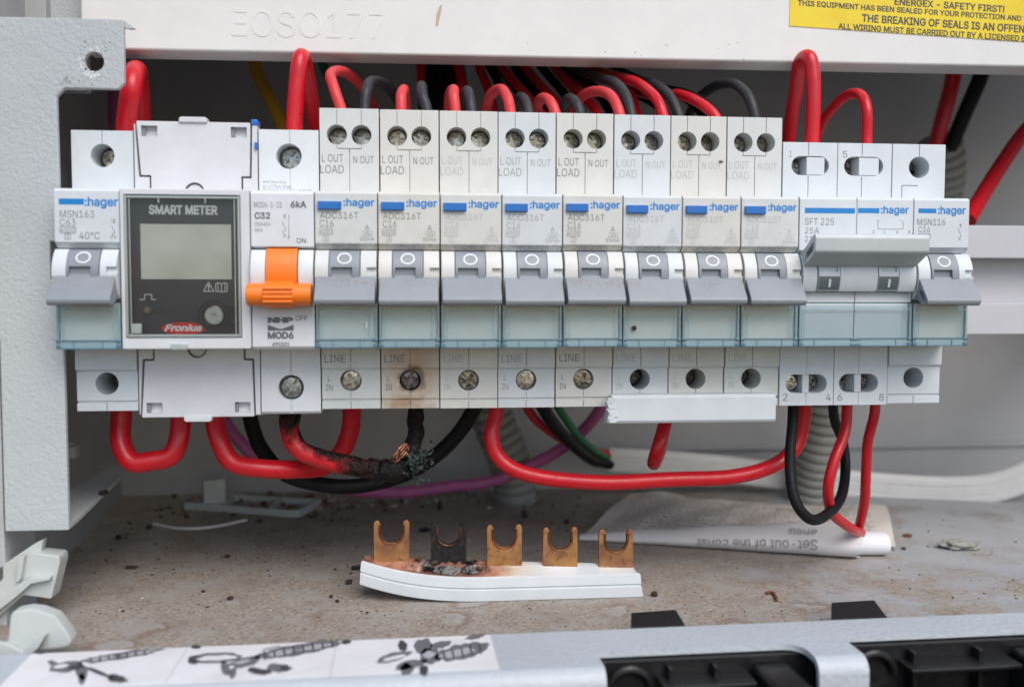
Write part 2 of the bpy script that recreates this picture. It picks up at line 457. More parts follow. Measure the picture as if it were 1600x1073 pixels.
def paint(name, rgb, rough=0.45, tex=0.6, sc=0.75, dirt=0.0):
    t = NT(name)
    a = t.ramp(t.noise(0.03, 4, 0.6), 0.3, 0.7)
    col = t.mix(a, mulc(rgb, 0.93), mulc(rgb, 1.04))
    sp = t.math('MULTIPLY', t.ramp(t.noise(0.9, 3, 0.6), 0.66, 0.75), 0.25+dirt)
    col = t.mix(sp, col, (0.17, 0.14, 0.11))
    t.bump(t.noise(sc, 2, 0.4), tex, 0.55)
    return t.set(col, rough)
M['paint'] = paint('grey_textured_powder_coat', (0.47, 0.50, 0.505), tex=0.42, sc=1.05)
M['paint_lip'] = paint('pale_textured_powder_coat', (0.49, 0.525, 0.56), tex=0.5, sc=0.8)
M['wallpaint'] = paint('grey_wall_enamel', (0.41, 0.41, 0.415), 0.5, 0.12, 0.3, 0.1)
M['rail'] = paint('rail_enamel', (0.50, 0.50, 0.52), 0.45, 0.05)

def floormat():
    t = NT('dusty_grey_enamel_floor')
    sx = t.n('ShaderNodeSeparateXYZ'); t.l(t.pos, sx.inputs[0])
    grey = t.mix(t.ramp(t.noise(0.05, 4), 0.3, 0.7), (0.36, 0.365, 0.375), (0.43, 0.435, 0.445))
    # settled tan dust: heaviest at the left and front, thinning to the right where the metal is cleaner
    n1 = t.noise(0.045, 5, 0.62)
    cover = t.math('ADD', t.math('MULTIPLY', t.ramp(sx.outputs[0], 190, 290), -0.30), n1)
    dust = t.ramp(cover, 0.20, 0.38)
    fine = t.noise(0.9, 6, 0.8)
    dcol = t.mix(t.ramp(fine, 0.37, 0.63), (0.165, 0.125, 0.09), (0.50, 0.43, 0.35))
    dcol = t.mix(t.ramp(t.noise(0.10, 5, 0.7), 0.45, 0.62, 0, 0.8), dcol, (0.36, 0.33, 0.295))
    dcol = t.mix(t.ramp(t.noise(0.06, 5, 0.7), 0.50, 0.66, 0, 0.55), dcol, (0.23, 0.17, 0.12))
    col = t.mix(t.math('MULTIPLY', dust, 0.88), grey, dcol)
    # dried water spots: cleared patches with a brown rim, near the front edge
    vr = t.n('ShaderNodeTexVoronoi'); vr.inputs['Scale'].default_value = 0.048; vr.inputs['Randomness'].default_value = 1.0
    wv = t.n('ShaderNodeVectorMath', operation='ADD'); t.l(t.pos, wv.inputs[0])
    nv = t.n('ShaderNodeTexNoise'); nv.inputs['Scale'].default_value = 0.14; t.l(t.pos, nv.inputs['Vector'])
    ns = t.n('ShaderNodeVectorMath', operation='SCALE'); ns.inputs[3].default_value = 9.0; t.l(nv.outputs['Color'], ns.inputs[0])
    t.l(ns.outputs[0], wv.inputs[1]); t.l(wv.outputs[0], vr.inputs['Vector'])
    dd = vr.outputs['Distance']
    near = t.ramp(sx.outputs[1], 45, 12)
    pick = t.ramp(t.noise(0.03, 2), 0.44, 0.52)
    spot = t.math('MULTIPLY', t.math('MULTIPLY', t.ramp(dd, 0.34, 0.22), near), pick)
    rim = t.math('MULTIPLY', t.math('MULTIPLY', t.math('MULTIPLY', t.ramp(dd, 0.42, 0.31), t.ramp(dd, 0.25, 0.30)), near), pick)
    col = t.mix(t.math('MULTIPLY', spot, 0.62), col, (0.40, 0.395, 0.385))
    col = t.mix(t.math('MULTIPLY', rim, 0.55), col, (0.19, 0.10, 0.055))
    # rust bloom in fine veins close to the lip
    rv = t.math('MULTIPLY', t.ramp(t.noise(0.25, 6, 0.75), 0.56, 0.66), t.ramp(sx.outputs[1], 20, -8))
    col = t.mix(t.math('MULTIPLY', rv, 0.5), col, (0.17, 0.085, 0.045))
    # scratches
    for ang, thr in ((0.6, 0.73), (-0.35, 0.74)):
        mp = t.n('ShaderNodeMapping'); mp.inputs['Rotation'].default_value = (0, 0, ang); mp.inputs['Scale'].default_value = (0.02, 0.9, 0.02)
        t.l(t.pos, mp.inputs['Vector'])
        sc = t.math('MULTIPLY', t.ramp(t.noise(1.0, 2, 0.5, mp.outputs[0]), thr, thr+0.03), t.ramp(t.noise(0.02, 2), 0.45, 0.6))
        col = t.mix(t.math('MULTIPLY', sc, 0.6), col, (0.52, 0.51, 0.50))
    pepper = t.math('MULTIPLY', t.ramp(t.noise(0.75, 2, 0.5), 0.70, 0.75), 0.75)
    col = t.mix(pepper, col, (0.075, 0.055, 0.04))
    t.bump(t.math('ADD', t.math('MULTIPLY', fine, dust), t.math('MULTIPLY', t.noise(0.2, 4), 0.6)), 0.55, 0.7)
    return t.set(col, t.ramp(dust, 0, 1, 0.42, 0.85))
M['floor'] = floormat()

def clear(name, tint, refl=0.10, rough=0.06, opac=0.0, oc=(0.5, 0.6, 0.65)):
    t = NT(name)
    tr = t.n('ShaderNodeBsdfTransparent'); tr.inputs[0].default_value = (*tint, 1)
    gl = t.n('ShaderNodeBsdfGlossy'); gl.inputs['Roughness'].default_value = rough
    fr = t.n('ShaderNodeFresnel'); fr.inputs['IOR'].default_value = 1.45
    df = t.n('ShaderNodeBsdfDiffuse'); df.inputs[0].default_value = (*oc, 1)
    m0 = t.n('ShaderNodeMixShader'); m0.inputs[0].default_value = opac; t.l(tr.outputs[0], m0.inputs[1]); t.l(df.outputs[0], m0.inputs[2])
    m1 = t.n('ShaderNodeMixShader'); t.l(t.math('ADD', fr.outputs[0], refl-0.04), m1.inputs[0]); t.l(m0.outputs[0], m1.inputs[1]); t.l(gl.outputs[0], m1.inputs[2])
    t.l(m1.outputs[0], t.out.inputs[0]); return t.m
M['clear'] = clear('clear_tinted_plastic', (0.965, 0.99, 0.996), 0.045, 0.10, 0.0)
M['clear_edge'] = clear('clear_plastic_edge', (0.74, 0.91, 0.96), 0.14, 0.15, 0.40, (0.50, 0.74, 0.85))
M['clear_deep'] = clear('clear_plastic_hinge', (0.25, 0.50, 0.62), 0.12, 0.15, 0.45, (0.15, 0.37, 0.48))
M['glass'] = clear('clear_meter_window', (0.985, 0.992, 0.988), 0.03, 0.03)
M['glass_edge'] = clear('clear_meter_window_edge', (0.86, 0.92, 0.90), 0.14, 0.1, 0.42, (0.66, 0.74, 0.72))

exec_order = None
P = 17.7

# ------------------------------------------------------------------ the setting
FZ, BY = -103.0, 186.0
mb = MB(); mb.box(-60, 640, -28, BY+3, FZ-3, FZ); mb.build('floor', M['floor']); tag(bpy.data.objects['floor'], None, None, kind='structure')
mb = MB(); mb.box(-80, 640, BY, BY+3, FZ, 165); mb.build('back_wall', M['wallpaint']); tag(bpy.data.objects['back_wall'], None, None, kind='structure')
mb = MB(); mb.prism([(-22, 0.0), (-31.5, 110), (-41, BY), (-45, BY), (-45, 0)], FZ, 165, 'z'); mb.build('side_wall', M['wallpaint']); tag(bpy.data.objects['side_wall'], None, None, kind='structure')
mb = MB(); mb.box(-80, 640, 47, BY+3, 165, 168); mb.build('ceiling', M['wallpaint']); tag(bpy.data.objects['ceiling'], None, None, kind='structure')
mb = MB(); mb.box(640, 650, 20, BY, FZ, 165); mb.build('side_wall', M['wallpaint']); tag(bpy.data.objects['side_wall.001'], None, None, kind='structure')

# ledge pressed along the back wall
b = thing('wall_ledge', 'thin pressed ledge running along the lower back panel at right', 'ledge', (0, BY, -84))
MB().box(200, 450, -2.2, 0.2, -1.0, 1.0, 0.5).build('ridge', M['wallpaint'], b)

# mounting rail behind the breakers
b = thing('mounting_rail', 'grey hat section mounting rail behind the row of breakers', 'rail', (0, 58, 0))
mb = MB(); mb.box(-2, 448, 0.3, 2.0, 6.5, 18.5, 0.5); mb.box(-2, 448, 0.3, 2.0, -21.5, -10.0, 0.5)
mb.box(-2, 448, 2.02, 9.5, 7, 8.4); mb.box(-2, 448, 2.02, 9.5, -11.6, -10.2); mb.box(-2, 448, 9.52, 11, -11.6, 8.4)
mb.build('channel', M['rail'], b)
for xs in (30, 425): MB().box(xs, xs+12, 11.2, 127, -16, 14, 0.5).build('standoff', M['rail'], b)

# cover panel above
def PY(u, v): p = aty(u, v, 45.0); return p.x, p.z
px0, pz0 = PY(200, 78); px1, pz1 = PY(1600, 105)
sl = (pz1-pz0)/(px1-px0)
def pz(x): return pz0+(x-px0)*sl
pn = thing('cover_panel', 'large off-white cover panel above the breakers with embossed lettering', 'panel', (0, 45, 0))
mb = MB()
mb.hexa([(-7, 0, pz(-7)), (452, 0, pz(452)), (452, 13, pz(452)), (-7, 13, pz(-7))], [(-7, 0, 162), (452, 0, 162), (452, 13, 162), (-7, 13, 162)], 0.9, 0, 3)
mb.build('shell', M['shell'], pn)
a = aty(362, 60, 45); c = aty(602, 17, 45)
mb = MB()
def embf(A, B):
    return lambda x, z, e: (A[0]+(B[0]-A[0])*x, -0.02 - e*2.2, A[1]+(B[1]-A[1])*z + (A[0]+(B[0]-A[0])*x-A[0])*sl)
mb.text('EOSO177', 0, 0, 1, 1, 0, 0, 0, 0.05, 0.012, fn=embf((a.x, aty(362, 57, 45).z), (c.x, aty(362, 14, 45).z)))
mb.build('embossed_lettering', M['shell'], pn, 50)

mb = MB(); a = PY(685, 24); mb.prism([(a[0]-1.0, a[1]-3.4), (a[0]-.2, a[1]-3.8), (a[0]+1.0, a[1]+1.6), (a[0]+1.2, a[1]+3.4), (a[0]+.4, a[1]+3.0), (a[0]-.6, a[1]+.4)], -0.03, 0.2, 'y'); mb.build('tan_smear', ink('tan_smear', (0.50, 0.40, 0.27)), pn)
mb = MB(); rq = random.Random(8)
for i in range(16):
    u = rq.choice((rq.uniform(300, 1600), rq.uniform(960, 1240))); v = 78+(u-200)*27/1400-rq.uniform(2, 40)*rq.random(); a = PY(u, v); q_ = rq.uniform(.12, .4)
    mb.poly([(a[0]+q_*rq.uniform(.5, 1.3)*math.cos(k*PI/3), a[1]+q_*rq.uniform(.4, .9)*math.sin(k*PI/3)) for k in range(6)], -0.03)
mb.build('dirt_specks', ink('panel_dirt', (0.25, 0.21, 0.16)), pn)
# safety sticker on the panel
st = thing('safety_sticker', 'yellow electrical safety warning sticker with black capitals on the cover panel', 'sticker', (0, 44.9, 0))
q0 = PY(1233, 41); q1 = PY(1600, 66); q2 = PY(1236, -20)
ss = (q1[1]-q0[1])/(q1[0]-q0[0])
def sz(x, z): return z + (x-q0[0])*ss
t = NT('yellow_sticker_vinyl')
M['yellow_st'] = t.set(t.mix(t.ramp(t.noise(0.12, 3), 0.3, 0.7), (0.78, 0.56, 0.005), (0.84, 0.64, 0.012)), 0.35)
mb = MB()
X0, X1, Z0, Z1 = q0[0], q0[0]+160, q0[1], q0[1]+34
mb.hexa([(X0, -0.15, sz(X0, Z0)), (X1, -0.15, sz(X1, Z0)), (X1, 0, sz(X1, Z0)), (X0, 0, sz(X0, Z0))],
        [(X0+0.6, -0.15, sz(X0, Z1)), (X1, -0.15, sz(X1, Z1)), (X1, 0, sz(X1, Z1)), (X0+0.6, 0, sz(X0, Z1))])
mb.build('vinyl', M['yellow_st'], st)
mb = MB()
def stext(sx, u0, vb, u1, vt, bold=0.0):
    A = PY(u0, vb); B = PY(u1, vb); T = PY(u0, vt)
    def fn(x, z, e):
        X = A[0]+(B[0]-A[0])*x
        return (X, -0.2, A[1]+(T[1]-A[1])*z+(X-A[0])*ss)
    mb.text(sx, 0, 0, 1, 1, 0, bold, fn=fn)
stext('ENERGEX - SAFETY FIRST!', 1397, 8.5, 1569, -2.5, 0.022)
stext('THIS EQUIPMENT HAS BEEN SEALED FOR YOUR PROTECTION AND THAT', 1246, 10, 1627, 0.5, 0.022)
stext('THE BREAKING OF SEALS IS AN OFFENCE', 1346, 35, 1618, 22.5, 0.022)
stext('ALL WIRING MUST BE CARRIED OUT BY A LICENSED ELECTRICIAN', 1309, 46, 1668, 36.5, 0.022)
mb.build('lettering', M['ink_dark'], st)

# left mounting bracket
br = thing('mounting_bracket', 'grey powder coated steel bracket with a bolt hole at upper left', 'bracket', (0, 8, 0))
prof = [(-18.6, -75), (-0.9, -75), (-1.2, -3), (-4.2, -3), (-4.2, 8), (-1.3, 8), (-1.4, 48.6), (0.8, 51), (15.4, 51), (17.2, 52.8), (17.4, 70.6), (-40, 70.2), (-40, -20), (-18.6, -20)]
mb = MB(); mb.prism(prof, 0, 2.0, 'y', 0.45)
cu = MB(); cu.cyl((9.1, -2, 58.6), 2.75, 6, 'y', 40)
cut(mb, cu)
mb.build('plate', M['paint'], br, 40)
mb = MB(); mb.prism([(-18.5, 2.3), (-1.0, 2.3), (-1.6, 10), (-11.1, 93.5), (-18.5, 93.5)], -75.0, -73.4, 'z', 0.3)
mb.build('bottom_flange', M['paint'], br)
mb = MB(); mb.prism([(16.2, 68.8), (17.2, 70.5), (20.2, 68.3), (18.6, 68.2)], 1, 2.4, 'y', 0.1); mb.build('burr', M['paint'], br)
t = NT('worn_hole_rim'); 
M['chip'] = t.set(t.mix(t.ramp(t.noise(1.4, 4, 0.7), 0.45, 0.6), (0.80, 0.81, 0.82), (0.05, 0.035, 0.025)), 0.4)
M['chip_dark'] = ink('bare_rust_speck', (0.06, 0.04, 0.028)); M['chip_pale'] = ink('flaked_paint_edge', (0.82, 0.83, 0.84), 0.3)
mb = MB()
def shard(an, rr, sz_, mi):
    cx, cz = 9.1+rr*math.cos(an), 58.6+rr*math.sin(an)
    mb.poly([(cx+sz_*random.uniform(.4, 1.2)*math.cos(k*PI/3), cz+sz_*random.uniform(.4, 1.0)*math.sin(k*PI/3)) for k in range(6)], -0.03-0.01*mi, mi)
for i in range(46): shard(random.uniform(R(150), R(290)), 2.9+abs(random.gauss(0, 1.1)), random.uniform(.2, .55), 0)
for i in range(16): shard(random.uniform(R(50), R(140)), 3.1+abs(random.gauss(0, .8)), random.uniform(.15, .4), 0)
for i in range(22): shard(random.uniform(R(40), R(140)), 3.0+abs(random.gauss(0, 2.2)), random.uniform(.1, .28), 1)
for i in range(16): shard(random.uniform(R(190), R(300)), 3.6+abs(random.gauss(0, 2.2)), random.uniform(.08, .24), 1)
for i in range(16): shard(R(215)+random.gauss(0, .09), 9.6+random.gauss(0, 1.0), random.uniform(.1, .3), 1)
mb.build('paint_chip', [M['chip_pale'], M['chip_dark']], br)

# frame at the far left edge of the box
fr = thing('door_frame', 'dark grey door frame edge left of the steel bracket', 'frame', (0, 2, 0))
MB().box(-60, -19.6, 8, 30, -110, -21, 0.6).build('jamb', M['paint'], fr)
fr2 = thing('hinge_post', 'grey upright strip above the steel bracket at top left', 'post', (0, 40, 72))
MB().box(-21, -9.5, 16, 22, -12, 85, 0.6).build('strip', M['paint'], fr2)
MB().box(-70, -20, 12, 18, -10, 85, 0.6).build('plate', M['wallpaint'], fr2)

# front lip of the enclosure
lp = thing('front_lip', 'pale grey powder coated front lip of the enclosure with slots', 'lip', (0, 0, -97))
lrot = math.atan2(7.5, 290)
lp.rotation_euler = (0, 0, lrot)
def LP(u, v, Z=-97):
    p = atz(u, v, Z); c_, s_ = math.cos(-lrot), math.sin(-lrot)
    return Vector((p.x*c_-p.y*s_, p.x*s_+p.y*c_, p.z+97))
bk = LP(760, 991).y; ft = bk-27.5
rad = 4.0
pf = [(bk, 0)]
for i in range(9):
    an = PI/2*i/8; pf.append((ft+rad-rad*math.sin(an), -rad+rad*math.cos(an)))
pf += [(ft, -42), (ft+1.6, -42)]
for i in range(9):
    an = PI/2*(8-i)/8; r_ = rad-1.6; pf.append((ft+rad-r_*math.sin(an), -rad+r_*math.cos(an)))
pf += [(bk-1.6, -1.6), (bk-1.6, -9), (bk, -9)]
mb = MB(); mb.prism(pf, -60, 420, 'x')
h1a, h1b = LP(932, 1018), LP(1236, 1006); h2a = LP(1312, 992)
cu = MB()
for x0, x1, yb in ((h1a.x, h1b.x+2.5, h1a.y), (h2a.x, h2a.x+62, h2a.y-1.0)):
    pl = []
    cr = 5.0
    pl += [(x0, ft-5), (x0, yb)]
    for i in range(7):
        an = PI/2*(1-i/6); pl.append((x1-cr+cr*math.cos(an), yb-cr+cr*math.sin(an)))
    pl += [(x1, ft-5)]
    cu.prism(pl, -30, 5, 'z')
cut(mb, cu)
mb.build('channel', M['paint_lip'], lp, 40)

M['rubber'] = plastic('black_rubber', (0.009, 0.0095, 0.0105), 0.55, 0.2, 0.15, 0.2)
def insert(x0, x1, yb, lab):
    it = thing('slot_insert', lab, 'insert', (0, 0, -97), 'black inserts in the front lip slots'); it.rotation_euler = (0, 0, lrot)
    mb = MB(); mb.box(x0-4, x1+4, yb-1.5, yb+3, -34, -2.0, 0.5); mb.box(x0-4, x1+4, yb-22, yb-1.6, -34, -31, 0.5)
    mb.build('backplate', M['black_pl'], it)
    mb = MB(); mb.box(x0+15, x1-14, yb-9, yb-1.4, -7.4, -6.0, 0.5); mb.build('ledge', M['black_pl'], it)
    mb = MB(); mb.lathe((x0+8, yb-9, -24), [(6.2, 0), (6.2, 11.0), (7.4, 11.0), (7.4, 0)], 'z', 32); mb.build('ring_boss', M['black_pl'], it)
    for rx_ in (x0+17.5, x1-24):
        mb = MB(); mb.box(rx_, rx_+1.4, yb-5, yb-1.4, -24, -3.2, 0.5); mb.build('rib', M['black_pl'], it)
    mb = MB(); mb.tube([Vector((x0+8+5.6*math.cos(a_*PI/14), yb-2.6, -9.5+5.6*math.sin(a_*PI/14))) for a_ in range(15)], 1.1, 10); mb.build('arched_rim', M['black_pl'], it)
    mb = MB(); mb.box(x1-13, x1-3, yb-18, yb-1.4, -20, -4.0, 1.5, 0, 3); mb.build('catch', M['black_pl'], it)
    return it
insert(h1a.x, h1b.x+2, h1a.y, 'black plastic insert inside the left slot of the front lip')
insert(h2a.x, h2a.x+60, h2a.y-1, 'black plastic insert inside the right slot of the front lip')
def tab(us, lab):
    tb = thing('rubber_tab', lab, 'tab', (0, 0, -97), 'black tabs on the front lip'); tb.rotation_euler = (0, 0, lrot)
    mb = MB(); P4 = [LP(u, v, -96.7) for u, v in us]
    mb.hexa([(p.x, max(p.y, bk+0.15), -5.8) for p in P4], [(p.x, max(p.y, bk+0.15), 0.3+0.5*(i < 2)) for i, p in enumerate(P4)], 0.3)
    mb.build('flap', M['rubber'], tb)
tab([(986, 959), (1056, 954), (1071, 976), (987, 981)], 'black tab nearer the busbar at the back edge of front lip')
tab([(1299, 943), (1366, 939), (1388, 964), (1301, 968)], 'black tab nearer the right at the back edge of front lip')

# instruction label stuck on the lip
lab = thing('instruction_label', 'white paper label with black tool drawings stuck on the front lip', 'label', (0, 0, -97)); lab.rotation_euler = (0, 0, lrot)
t = NT('label_paper')
M['paper_lbl'] = t.set(t.mix(t.ramp(t.noise(0.08, 4), 0.35, 0.7), (0.74, 0.72, 0.71), (0.82, 0.82, 0.83)), 0.45)
lx0, lx1 = LP(22, 1050).x, LP(768, 1000).x
mb = MB(); mb.box(lx0, lx1, ft+4.2, bk-0.6, 0.05, 0.22); mb.build('paper', M['paper_lbl'], lab)
mb = MB(); rnd = random.Random(11)
def blob(cx, cy, L, W, ang, n=14, mat=0, j=0.22):
    pts = []
    for i in range(n):
        a_ = 2*PI*i/n; k = 1+rnd.uniform(-j, j)
        x, y = L/2*math.copysign(abs(math.cos(a_))**0.6, math.cos(a_))*k, W/2*math.copysign(abs(math.sin(a_))**0.7, math.sin(a_))*k
        pts.append((cx+x*math.cos(ang)-y*math.sin(ang), cy+x*math.sin(ang)+y*math.cos(ang)))
    t_ = bmesh.new(); f = t_.faces.new([t_.verts.new((p[0], p[1], 0.26+0.01*mat)) for p in pts]); 
    bmesh.ops.triangulate(t_, faces=t_.faces)
    for f in t_.faces: f.material_index = mat
    me = bpy.data.meshes.new('tmp'); t_.to_mesh(me); t_.free(); mb.bm.from_mesh(me); bpy.data.meshes.remove(me)
def pb(u, v, L, W, deg, mat=0, n=16, j=0.2):     # an inked shape L x W (photo px) lying flat on the label
    pts = []
    an = R(-deg)
    for i in range(n):
        a_ = 2*PI*i/n; k = 1+rnd.uniform(-j, j)
        x = L/2*math.cos(a_)*k*1.12; y = W/2*math.sin(a_)*k*1.12
        p = LP(u+x*math.cos(an)-y*math.sin(an), v+x*math.sin(an)+y*math.cos(an), -96.74); pts.append((p.x, p.y))
    t_ = bmesh.new(); f = t_.faces.new([t_.verts.new((p[0], p[1], 0.26+0.012*mat)) for p in pts])
    bmesh.ops.triangulate(t_, faces=t_.faces)
    for f in t_.faces: f.material_index = mat
    me = bpy.data.meshes.new('tmp'); t_.to_mesh(me); t_.free(); mb.bm.from_mesh(me); bpy.data.meshes.remove(me)
for u, v in ((62, 1018), (305, 1010), (541, 1002)): pb(u, v, 14, 6, 0, 2)
# first drawing
pb(186, 1024, 116, 10, 8.5, 0, 40, .16); pb(160, 1028, 40, 5, 8.5, 1, 24); pb(214, 1020, 44, 4, 8.5, 1, 24)
for k in range(7): pb(142+k*14, 1031-k*2.1, 3, 9, 8, 2, 10)
for q in ((105, 1041, 50, 14, 6, 0), (95, 1040, 22, 5, 6, 3), (84, 1036, 18, 8, -20, 0), (128, 1048, 16, 26, 20, 0), (128, 1060, 10, 16, 0, 0), (155, 1050, 40, 5, -22, 2), (182, 1059, 28, 11, -8, 2), (118, 1042, 20, 8, 10, 2)): pb(*q)
# second drawing
pb(466, 1014, 124, 15, 10, 0, 44, .14); pb(440, 1019, 40, 7, 10, 1, 24); pb(492, 1010, 46, 6, 10, 1, 24)
for k in range(8): pb(414+k*15, 1023-k*2.6, 3, 13, 10, 2, 10)
for q in ((338, 1026, 74, 15, 3, 0), (340, 1027, 56, 7, 3, 3), (304, 1030, 20, 12, 10, 2), (385, 1033, 46, 13, 12, 0), (378, 1033, 22, 5, 12, 1), (352, 1042, 12, 22, 25, 0), (364, 1050, 9, 18, -20, 0), (405, 1048, 36, 9, -8, 2), (436, 1043, 34, 12, -4, 0), (445, 1042, 16, 8, -4, 2), (424, 1012, 26, 5, 12, 1)): pb(*q)
# third drawing
pb(722, 1017, 78, 21, 12, 0, 40, .14); pb(716, 1019, 50, 9, 12, 1, 24)
for k in range(5): pb(694+k*14, 1024-k*3, 3, 18, 12, 2, 10)
for q in ((614, 1026, 50, 12, 12, 0), (616, 1027, 34, 5, 12, 3), (629, 1008, 13, 16, 10, 2), (662, 1010, 24, 26, -30, 0), (672, 1024, 30, 24, 10, 0), (670, 1022, 18, 10, 10, 1), (690, 1006, 30, 10, 10, 0), (640, 1038, 44, 12, 14, 0), (636, 1044, 18, 16, 0, 0), (662, 1046, 12, 14, 10, 2), (742, 994, 26, 7, 10, 0)): pb(*q)
for a_, b_ in (((60, 1062), (250, 1005)), ((292, 1013), (258, 1066)), ((330, 1058), (520, 998)), ((525, 1008), (515, 1058)), ((585, 1034), (760, 990)), ((420, 1060), (500, 1042))):
    p, q = LP(*a_, -96.74), LP(*b_, -96.74); d_ = (q-p); d_.z = 0; d_.normalize(); n__ = Vector((-d_.y, d_.x, 0))*0.09
    t_ = bmesh.new(); t_.faces.new([t_.verts.new((x.x, x.y, 0.25)) for x in (p+n__, q+n__, q-n__, p-n__)]).material_index = 1
    me = bpy.data.meshes.new('tmp'); t_.to_mesh(me); t_.free(); mb.bm.from_mesh(me); bpy.data.meshes.remove(me)
M['ink_l'] = ink('drawing_grey_ink', (0.15, 0.15, 0.16)); M['ink_ll'] = ink('drawing_pale_ink', (0.42, 0.42, 0.43))
mb.build('drawing', [M['ink_l'], M['ink_ll'], M['ink_dark'], M['paper_lbl']], lab)

# ------------------------------------------------------------------ breakers
def sub(k):            # pixel on the face plane -> local mm
    def f(u, v, Y=0.0):
        p = aty(u, v, Y); return p.x-k*P, p.z
    return f
ADC_TOP, ADC_BOT, MCB_TOP, MCB_BOT, SH = 47.9, -41.4, 40.4, -41.2, 14.0

def body_profile(top, bot, band=True):
    pts = [(58, top), (SH, top), (SH, 22.6), (0.7, 22.3), (0, 21.6), (0, 7.5), (1.7, 5.9), (3.4, 5.9), (3.4, -9.2), (1.6, -9.2), (1.6, -22.2), (13.0, -22.4)]
    if band: pts += [(13.0, -28.9), (14.0, -29.6), (14.0, bot+3.0), (14.7, bot+2.9), (14.7, bot+2.4), (13.8, bot+2.3), (13.8, bot)]
    else: pts += [(14.0, -22.5), (14.0, bot)]
    return pts + [(58, bot)]
def seam_v(cu, x, z0, z1, y=SH, w_=0.28, d_=0.5): cu.box(x-w_/2, x+w_/2, y-0.6, y+d_, z0, z1)
def seam_h(cu, x0, x1, z, y=SH, w_=0.28, d_=0.5): cu.box(x0, x1, y-0.6, y+d_, z-w_/2, z+w_/2)

def drum_arc(cy, cz, r, z0, z1, back, n=14):
    a0 = math.asin((z0-cz)/r); a1 = math.asin((z1-cz)/r)
    return [(cy-r*math.cos(a0+(a1-a0)*i/n), cz+r*math.sin(a0+(a1-a0)*i/n)) for i in range(n+1)] + [(back, z1), (back, z0)]
DC = (5.6, -1.2, 9.0)

def screw_mesh(r, name, mat):
    mb = MB(); mb.lathe((0, 0, 0), [(r*0.55, 1.6), (r, 1.6), (r, 0.35), (r*0.86, 0.0), (r*0.3, -0.12)], 'y', 30)
    cu = MB(); cu.box(-0.55, 0.55, -1, 1.3, -r*0.70, r*0.70); cut(mb, cu)
    cu = MB(); cu.box(-r*0.97, r*0.97, -1, 1.3, -0.5, 0.5); cut(mb, cu)
    cu = MB(); cu.cyl((0, -1, 0), r*0.36, 1.85, 'y', 8); cut(mb, cu)
    cu = MB()
    for k in range(4):
        a_ = PI/4+k*PI/2; t_ = bmesh.new()
        p = [(r*0.45, -0.10), (r*0.85, -0.12), (r*0.85, 0.12), (r*0.45, 0.10)]
        q = [(x*math.cos(a_)-z*math.sin(a_), x*math.sin(a_)+z*math.cos(a_)) for x, z in p]
        cu.prism(q, -1, 0.3, 'y')
    cut(mb, cu)
    return mb.mesh(name, mat, 30)
SCREW = screw_mesh(2.72, 'terminal_screw', M['steel'])
SCREW_S = screw_mesh(2.35, 'terminal_screw', M['steel'])
SCREW_D = SCREW.copy(); SCREW_D.materials[0] = M['steel_dark']
SCREW_B = SCREW.copy(); SCREW_B.materials[0] = M['burnt_steel']
SCREW_Z = screw_mesh(3.2, 'terminal_screw', M['zinc'])
def screw(parent, x, y, z, me=None, rot=None):
    o = link('terminal_screw', me or SCREW, parent, (x, y, z))
    o.rotation_euler = (random.uniform(-0.06, 0.06), random.uniform(0, PI) if rot is None else rot, 0); return o

# lever pushed down (off)
def lever_mesh(x0, x1, mat, name='toggle_lever'):
    mb = MB(); pr = [(1.0, -1.5), (-2.9, -1.3), (-8.1, -7.6), (-8.4, -8.5), (-8.0, -9.5), (-7.0, -9.9), (-4.8, -9.6), (1.0, -6.2)]
    mb.prism(pr, x0, x1, 'x', 0.3)
    cu = MB(); cu.prism([(-5.2-0.64*1.9*math.cos(a_*PI/8)-0.77*0.62*math.sin(a_*PI/8), -6.75-0.77*1.9*math.cos(a_*PI/8)+0.64*0.62*math.sin(a_*PI/8)) for a_ in range(16)], x0-2, x0+3.0, 'x')
    cut(mb, cu)
    return mb.mesh(name, mat)
def drum_mesh(mat):
    mb = MB(); mb.prism(drum_arc(DC[0], DC[1], DC[2]+0.25, -4.5, 5.4, 4.5), 4.25, 12.75, 'x', 0.12, ang=50)
    cu = MB(); cu.box(4.9, 10.7, -8, -2.5, -4.0, 0.75); cut(mb, cu)
    return mb.mesh('toggle_drum', mat, 40)
def on_drum(x, z): return DC[0]-math.sqrt(max(0, (DC[2]+0.25)**2-(z-DC[1])**2))-0.05
def o_mark(mat):
    mb = MB(); mb.ring((8.5, 3.25), 2.0, 1.6, 0.38, 0, fn=on_drum); return mb.mesh('position_mark', mat)
def add_barrel(mb):
    for x0, x1 in ((0.25, 4.1), (12.9, 17.4)):
        t_ = MB(); t_.prism(drum_arc(DC[0], DC[1], DC[2], -8.2, 5.5, 3.2), x0, x1, 'x', 0.25, ang=50)
        if x0 > 5:
            cu = MB(); cu.box(14.7, 18, -8, -2.2, -1.2, 0.7); cut(t_, cu)
        me = bpy.data.meshes.new('tmp'); t_.bm.to_mesh(me); t_.bm.free(); mb.bm.from_mesh(me); bpy.data.meshes.remove(me)

